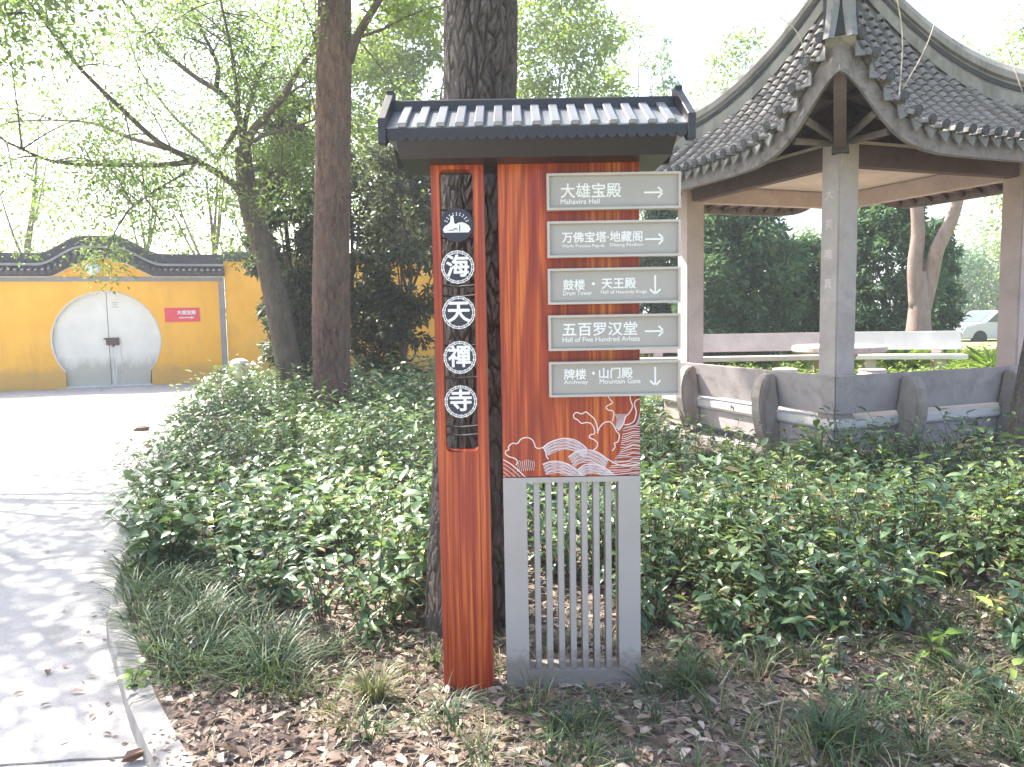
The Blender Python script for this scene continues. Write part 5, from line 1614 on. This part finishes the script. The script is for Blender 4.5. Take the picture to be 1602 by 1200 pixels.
def bed(name, label, poly, bands, hfun, leaflen, aspect, gap=-9, **kw):
    LA, EV, EF, off = [], [], [], 0
    for y0, y1, dens, nst, nlf, lscale in bands:
        x, y = scatter(r, poly, dens)
        k = (y >= y0) & (y < y1) & (hn(x * 1.9 + 31, y * 1.9) > gap)
        for tx, ty, tr_ in TRUNKS: k &= np.hypot(x - tx, y - ty) > tr_
        x, y = x[k], y[k]
        if not len(x): continue
        H = hfun(x, y) * r.uniform(0.85, 1.12, len(x))
        P = np.c_[x, y, soil_h(x, y)]
        sp = np.full(len(x), 0.30) * r.uniform(.8, 1.3, len(x)) * (H / .6) ** .5
        la, (ev, ef) = shrub_arrays(r, P, H, sp, nst, nlf, leaflen * lscale, aspect, **kw)
        LA.append(la); EV.append(ev); EF.append(ef + off); off += len(ev)
    A = [np.concatenate([l[i] for l in LA]) for i in range(6)]
    print(name, 'leaves', len(A[0]))
    me = leaf_mesh(name, *A, [M['shrub_leaf'], M['twig']], LEAF8, (np.concatenate(EV), np.concatenate(EF)))
    o = link(name, me)
    return tag(o, label, kind='stuff')
def h_left(x, y):
    edge = np.clip((x - kerb_x(y)) / 0.9, 0, 1)
    front = np.clip((y - 3.9) / 1.0, 0, 1)
    h = np.interp(y, [4, 5.5, 8, 12, 15], [.62, .60, .62, .74, .85])
    return h * (0.55 + .45 * edge) * (0.72 + .28 * front) * np.clip(1 + .16 * hn(x * 1.6, y * 1.6), .6, 1.3)
def h_right(x, y):
    h = np.interp(y, [3.3, 4.4, 5.3, 6.3, 7.2, 9], [.40, .56, .58, .52, .47, .48])
    return h * np.clip(1 + .24 * hn(x * 2 + 9, y * 2), .45, 1.4)
bed('broadleaf_shrubs', 'dense broadleaf evergreen shrubs covering the bed left of the sign', LEFT_BED,
    [(0, 5.2, 13, 9, 11, 1.0), (5.2, 7.5, 12, 9, 10, 1.0), (7.5, 10.5, 10, 8, 9, 1.12), (10.5, 16, 8, 7, 9, 1.3)], h_left, 0.098, 0.52, gap=-1.5)
bed('fine_shrubs', 'low fine-leaved green shrubs covering the bed right of the sign', RIGHT_BED,
    [(0, 5.2, 15, 10, 14, 1.0), (5.2, 7.0, 15, 9, 12, 1.0), (7.0, 10, 12, 8, 10, 1.15)], h_right, 0.086, 0.46, gap=-0.95, t0=0.10, accent=0.09, dead=0.035)

x, y = scatter(r, [(.62, 3.1), (1.6, 2.7), (2.5, 2.7), (3.3, 3.5), (2.2, 3.7), (.7, 3.6)], 12)
la, (ev, ef) = shrub_arrays(r, np.c_[x, y, soil_h(x, y)], r.uniform(.08, .24, len(x)), np.full(len(x), .10), 3, 7, .062, .5, accent=.12)
tag(link('seedlings', leaf_mesh('seedlings', *la, [M['shrub_leaf'], M['twig']], LEAF8, (ev, ef))), 'sparse small seedlings on the litter before the right shrubs', kind='stuff')
# single plants that stand out of the beds
def plant(name, label, x, y, H, sp, nst, nlf, ll, asp, mat=None, **kw):
    o = thing(name, label, 'shrub', (x, y, soil_h(x, y)))
    la, (ev, ef) = shrub_arrays(r, np.zeros((1, 3)), np.array([H]), np.array([sp]), nst, nlf, ll, asp, **kw)
    link('foliage', leaf_mesh('foliage', *la, [mat or M['shrub_leaf']], LEAF8), o)
    link('stem', mesh_np('stem', ev, [ef], M['twig']), o)
    return o
plant('leafy_shrub', 'tall dark broad-leaved shrub touching the left edge of the red post', -0.58, 3.72, .74, .20, 6, 12, .115, .5, accent=.1)
plant('leafy_shrub', 'small green shrub on bare leaf litter left of the post foot', -0.72, 3.55, .34, .14, 4, 7, .10, .5, accent=.3)
plant('leafy_shrub', 'rounded large-leaved shrub hanging over the kerb at the bed corner', -2.28, 4.78, .55, .34, 12, 10, .11, .58)
plant('young_shoot', 'yellow-green young shoot standing up from the right shrubs', *gnd(1288, 905).to_tuple()[:2], .52, .12, 4, 9, .11, .32, M['young_leaf'])
plant('young_shoot', 'small yellow-green seedling on the bare patch at lower right', *gnd(1455, 1035).to_tuple()[:2], .22, .10, 3, 6, .085, .4, M['young_leaf'])
plant('dead_shrub', 'reddish brown dead shrub in the bed just right of the sign panel', *gnd(1082, 800, .1).to_tuple()[:2], .52, .16, 9, 8, .085, .3, M['litter'], tint=(.2, .6), accent=0, dead=0)
plant('dead_shrub', 'brown withered shrub in the right bed below the pavilion corner', *gnd(1475, 850, .1).to_tuple()[:2], .46, .14, 7, 8, .08, .3, M['litter'], tint=(.3, .8), accent=0, dead=0)
plant('leafy_shrub', 'dark green large-leaved shrub against the right edge of the grille', 0.66, 3.62, .42, .20, 8, 9, .105, .5)
plant('leafy_shrub', 'thin upright shrub with bare stems on the right litter patch', *gnd(1375, 985).to_tuple()[:2], .46, .16, 4, 8, .08, .45)
plant('weed', 'small round-leaved weed sprouting at the kerb edge', *gnd(205, 1080).to_tuple()[:2], .10, .07, 4, 4, .05, .8, M['young_leaf'])
plant('weed', 'upright yellow-green weed in the mondo grass near the kerb corner', *gnd(210, 905).to_tuple()[:2], .16, .07, 3, 6, .055, .6, M['young_leaf'])
for i, (x, y, Y, lb) in enumerate(((1430, 512, 17.9, 'spiky yellow-green plant left of the forked trunk behind the bench'), (1478, 510, 17.7, 'spiky yellow-green plant right of the forked trunk behind the bench'), (1552, 530, 17.0, 'spiky sunlit plant beside the right pavilion column'), (1398, 516, 17.9, 'low spiky plant behind the sunlit bench, near the front column'))):
    q = at(x, y, Y)
    o = thing('spiky_plant', lb, 'plant', (q.x, Y, .07))
    n = 46
    a = r.uniform(0, 2 * PI, n); el = r.uniform(.3, 1.4, n)
    D = np.c_[np.cos(a) * np.cos(el), np.sin(a) * np.cos(el), np.sin(el)]
    N = np.c_[-np.cos(a) * np.sin(el), -np.sin(a) * np.sin(el), np.cos(el)]
    L = r.uniform(.5, .85, n)
    link('blades', leaf_mesh('blades', np.zeros((n, 3)), D, N, L, np.full(n, .05), r.uniform(.3, 1, n), [M['young_leaf']], LEAF2), o)
# low sunny plants on the lawn behind the benches
x, y = scatter(r, [(2.5, 13), (14, 12), (22, 20), (14, 24), (3, 22)], 4.5)
la, (ev, ef) = shrub_arrays(r, np.c_[x, y, np.full(len(x), .07)], np.full(len(x), .26) * r.uniform(.6, 1.5, len(x)), np.full(len(x), .28), 6, 6, .12, .4)
tag(link('lawn_undergrowth', leaf_mesh('lawn_undergrowth', *la, [M['young_leaf'], M['twig']], LEAF2, (ev, ef))), 'sunlit low undergrowth on the lawn behind the pavilion', kind='stuff')

# ================================================================== GRASS, LITTER, TWIGS
def blades(name, label, cx, cy, per, hgt, spread, tint, width=.0035):
    n = len(cx)
    idx = np.repeat(np.arange(n), per)
    m = len(idx)
    a = r.uniform(0, 2 * PI, m)
    q = r.uniform(0, 1, m) ** .5 * spread * .35
    b = np.c_[cx[idx] + np.cos(a) * q, cy[idx] + np.sin(a) * q, np.zeros(m)]
    b[:, 2] = soil_h(b[:, 0], b[:, 1]) - .005
    h = hgt[idx] * r.uniform(.5, 1.15, m); out = spread * r.uniform(.3, 1.5, m)
    aa = a + r.normal(0, .5, m)
    dx, dy = np.cos(aa), np.sin(aa)
    sxv, syv = -dy, dx
    rows = []
    for t, wf in ((0, 1.0), (.35, .95), (.7, .7), (1.0, .08)):
        cxx = b[:, 0] + dx * out * t ** 1.7; cyy = b[:, 1] + dy * out * t ** 1.7
        cz = b[:, 2] + h * (1.55 * t - .75 * t * t)
        w = width * wf
        rows.append(np.c_[cxx - sxv * w, cyy - syv * w, cz]); rows.append(np.c_[cxx + sxv * w, cyy + syv * w, cz])
    V = np.stack(rows, 1).reshape(-1, 3)
    f1 = np.array([(0, 1, 3, 2), (2, 3, 5, 4), (4, 5, 7, 6)])
    F = (np.arange(m)[:, None, None] * 8 + f1[None]).reshape(-1, 4)
    tn = np.clip(tint[idx] + r.normal(0, .14, m), 0, 1)
    print(name, m)
    return tag(link(name, mesh_np(name, V, [F], M['grass'], attrs={'tint': np.repeat(tn, 8)})), label, kind='stuff')
MONDO = [(kx_(5.6) + .10, 5.6), (kx_(4.75) + .08, 4.75), (kx_(3.6) + .12, 3.6), (kx_(3.1) + .25, 3.15), (-1.05, 3.0), (-0.9, 3.3), (-1.2, 3.75), (-1.6, 4.2)]
x, y = scatter(r, MONDO, 42)
blades('mondo_grass', 'dark mondo grass growing along the kerb at the bed corner', x, y, 50, r.uniform(.10, .22, len(x)), .22, r.uniform(.0, .55, len(x)), .0034)
FRONT = [(-1.0, 2.3), (2.6, 2.3), (3.6, 3.9), (2.2, 4.0), (1.2, 3.6), (.5, 3.5), (-0.9, 3.5), (-0.95, 2.9)]
x, y = scatter(r, FRONT, 30)
gn = sines(91, 8, 2.2)
k = gn(x, y) + .6 * (x > .75) + .5 * (y < 2.95) > 0.1
k &= ~((x > -0.33) & (x < .54) & (y > 3.0) & (y < 3.2))
x, y = x[k], y[k]
blades('grass_tufts', 'thin grass tufts scattered on the litter in front of the sign', x, y, 26, r.uniform(.05, .15, len(x)), .13, r.uniform(.2, .95, len(x)), .0026)
x, y = scatter(r, [(.95, 2.45), (2.6, 2.35), (2.9, 3.1), (2.0, 3.25), (1.35, 2.95)], 26)
k = gn(x * 1.7 + 5, y * 1.7) > -.45
x, y = x[k], y[k]
blades('lawn_grass', 'denser green grass at the lower right before the shrubs', x, y, 40, r.uniform(.07, .17, len(x)), .17, r.uniform(.05, .75, len(x)), .0026)
def tuft(label, px_, py_, h, n, tint, spread=.14):
    p = gnd(px_, py_)
    o = thing('grass_tuft', label, 'grass tuft', (p.x, p.y, 0))
    b = blades('blades', None, np.array([p.x]), np.array([p.y]), n, np.array([h]), spread, np.array([tint]), .0028)
    del b['kind']
    b.data.transform(Matrix.Translation((-p.x, -p.y, 0))); b.parent = o
tuft('yellowish upright grass tuft left of the red post foot', 585, 1095, .16, 120, .82, .11)
tuft('green grass tuft on the litter right of the grille', 1075, 1080, .14, 120, .5)
tuft('green grass tuft at the bottom, right of the grille', 1290, 1160, .14, 130, .45)
tuft('dark green grass tuft in front of the grille', 890, 1145, .10, 90, .3)

def litter(name, label, poly, dens, size, z=None, tint=(0, 1), lift=.02, mask=None):
    x, y = scatter(r, poly, dens)
    if mask is not None:
        k = mask(x, y); x, y = x[k], y[k]
    n = len(x)
    zz = (soil_h(x, y) if z is None else np.full(n, z)) + r.uniform(.003, lift, n)
    a = r.uniform(0, 2 * PI, n)
    D = np.c_[np.cos(a), np.sin(a), r.normal(0, .25, n)]
    N = np.c_[r.normal(0, .35, n), r.normal(0, .35, n), np.ones(n)]
    L = size * r.uniform(.4, 1.25, n)
    me = leaf_mesh(name, np.c_[x, y, zz], D, N, L, L * r.uniform(.3, .6, n), r.uniform(tint[0], tint[1], n), [M['litter']], LEAF8)
    return tag(link(name, me), label, kind='stuff')
BARE = [(-1.35, 2.9), (-1.0, 2.3), (2.6, 2.3), (4.2, 4.2), (3.4, 4.6), (1.5, 4.3), (.4, 4.8), (-.6, 4.6), (-1.5, 4.6), (-2.2, 4.6), (-1.9, 3.9)]
litter('leaf_litter', 'brown fallen leaves covering the bare soil of the bed', BARE, 640, .066)
litter('fine_leaf_litter', 'small crumbled leaf fragments on the soil before the sign', [(-1.2, 2.2), (2.8, 2.2), (3.4, 3.9), (-1.7, 3.9)], 1500, .022, lift=.008)
sxx, syy = scatter(r, [(-1.1, 2.2), (2.8, 2.2), (3.6, 4.0), (-1.5, 4.0)], 260)
n = len(sxx); a = r.uniform(0, 6.28, n); ln = r.uniform(.04, .16, n)
A_ = np.c_[sxx, syy, soil_h(sxx, syy) + r.uniform(.004, .02, n)]; B_ = A_ + np.c_[np.cos(a) * ln, np.sin(a) * ln, r.normal(0, .008, n)]
v, f = sticks(A_, B_, np.full(n, .0014), np.full(n, .0008))
tag(link('dry_straw', mesh_np('dry_straw', v, [f], M['dry_twig'])), 'fine dry straw matted over the soil in front of the sign', kind='stuff')
# leaf drift in the gutter
gx, gy = scatter(r, [(kx_(1.8) - .25, 1.8), (kx_(1.8) - .03, 1.8), (kx_(3.3) - .03, 3.3), (kx_(5.5) - .03, 5.5), (kx_(5.5) - .2, 5.5), (kx_(3.3) - .16, 3.3)], 60)
n = len(gx); a = r.uniform(0, 6.28, n)
tag(link('gutter_leaves', leaf_mesh('gutter_leaves', np.c_[gx, gy, np.full(n, PZ + .006)], np.c_[np.cos(a), np.sin(a), r.normal(0, .15, n)], np.c_[r.normal(0, .3, (n, 2)), np.ones(n)], .035 * r.uniform(.4, 1.3, n), .016 * r.uniform(.5, 1.2, n), r.uniform(0, .6, n), [M['litter']], LEAF8)), 'dark leaf crumbs lying along the foot of the kerb', kind='stuff')
# countable leaves on the path
pl_pts = [(75, 1050, 1), (100, 1042, 0), (150, 1060, 0), (62, 1108, 0), (20, 1090, 0), (110, 1085, 1), (180, 1028, 0), (125, 930, 0), (100, 955, 0), (70, 865, 0), (42, 780, 0), (125, 725, 0), (212, 705, 0), (195, 1000, 0), (60, 700, 0), (15, 672, 0), (140, 1128, 0), (90, 1165, 0), (160, 1150, 0), (130, 1005, 0)]
fl_me = {}
for i, (x, y, big) in enumerate(pl_pts):
    p = gnd(x, y, PZ)
    a = r.uniform(0, 6.28)
    if i < 3:
        n1 = np.array([1.0])
        fl_me[i] = leaf_mesh('fallen_leaf', np.zeros((1, 3)), np.array([[1, 0, .15]]), np.array([[r.normal(0, .2), r.normal(0, .2), 1]]), n1 * .055, n1 * .024, np.array([[.2], [.55], [.8]][i]), [M['litter']], LEAF8)
    o = link('fallen_leaf', fl_me[i % 3])
    o.location = (p.x, p.y, PZ + .008); o.rotation_euler = (0, 0, a)
    s = (1.25 if big else .85) * (1 + .5 * (y < 800)); o.scale = (s, s, s)
    tag(o, 'small dry fallen leaf lying on the concrete path', 'leaf', 'fallen leaves on the path')
# clump on the far path and the curled leaf at the kerb
p = gnd(222, 673, PZ)
mb = MB(); rs = np.random.default_rng(4)
bmx = bmesh.new(); bmesh.ops.create_icosphere(bmx, subdivisions=2, radius=.10)
for v in bmx.verts: v.co = Vector((v.co.x * 1.2, v.co.y, max(v.co.z, -.03) * .6)) * (1 + rs.uniform(-.25, .25))
me = bpy.data.meshes.new('dirt_clod'); bmx.to_mesh(me); bmx.free(); me.materials.append(M['twig'])
o = link('dirt_clod', me); o.location = (p.x, p.y, PZ + .015)
tag(o, 'dark clod lying alone on the sunlit far part of the path', 'clod')
p = gnd(206, 1192, PZ)
o = link('curled_leaf', leaf_mesh('curled_leaf', np.zeros((2, 3)), np.array([[1, .5, .35], [.9, .7, .2]]), np.array([[-.6, .2, 1], [.5, -.3, .9]]), np.array([.11, .10]), np.array([.06, .055]), np.array([.35, .45]), [M['litter']], LEAF8, smooth=True))
o.location = (p.x - .03, p.y - .02, PZ + .012)
tag(o, 'big curled brown leaf at the foot of the kerb, bottom of the path', 'leaf')
# twigs on the soil
for i, (xa, ya, xb, yb, lb) in enumerate(((1125, 1075, 1160, 1020, 'pale stick leaning on the litter right of the grille'), (1180, 1110, 1240, 1098, 'thin pale twig lying flat on the right litter'), (1243, 985, 1240, 1075, 'bare upright stem standing in the right litter patch'), (1280, 950, 1400, 930, 'long thin twig lying across the right shrubs'))):
    a, b = gnd(xa, ya, .02), gnd(xb, yb, .02)
    if i == 2: b = Vector((a.x + .0, a.y + .25, .02)); a = at(1242, 985, b.y - .05); b = gnd(1242, 1075, .0)
    m_ = a.lerp(b, .5) + Vector((.01, 0, .015))
    mb = MB(); mb.tube(smooth_path([a, m_, b], 8), [.005, .005, .0045, .0045, .004, .004, .0035, .003], 6)
    tag(mb.build('fallen_twig', M['dry_twig'], smooth=True), lb, 'twig')
# dry creeper stems hanging on the pavilion roof
for pts, lb in (([(1400, -20, 7.4), (1412, 60, 7.3), (1405, 180, 7.0), (1408, 210, 6.9)], 'straight dry stem hanging down the right roof slope'),
                ([(1480, -20, 7.6), (1450, 70, 7.3), (1412, 140, 7.1)], 'slanting dry stem crossing the right roof slope'),
                ([(1540, 10, 7.6), (1570, 60, 7.4), (1600, 145, 7.2)], 'dry stem hanging near the right edge of the roof'),
                ([(1218, 25, 7.7), (1245, 48, 7.6), (1262, 86, 7.5)], 'short pale stem sticking out of the left roof corner')):
    mb = MB(); mb.tube(smooth_path([at(x, y, Y) for x, y, Y in pts], 14), .0055, 5)
    tag(mb.build('dry_creeper', M['dry_twig'], smooth=True), lb, 'creeper')

# ================================================================== HAZE
if HAZE > 0:
    t = NT('haze_air')
    t.t.nodes.remove(t.bsdf)
    pv = t.n('VolumePrincipled')
    pv.inputs['Color'].default_value = (0.95, 0.97, 1.0, 1)
    pv.inputs['Density'].default_value = HAZE
    pv.inputs['Anisotropy'].default_value = 0.3
    t.l(pv.outputs[0], t.out.inputs['Volume'])
    hz = MB().box((-310, -70, -1.2), (310, 510, 26)).build('haze', t.m)
    tag(hz, 'thin pale haze in the air', kind='stuff')
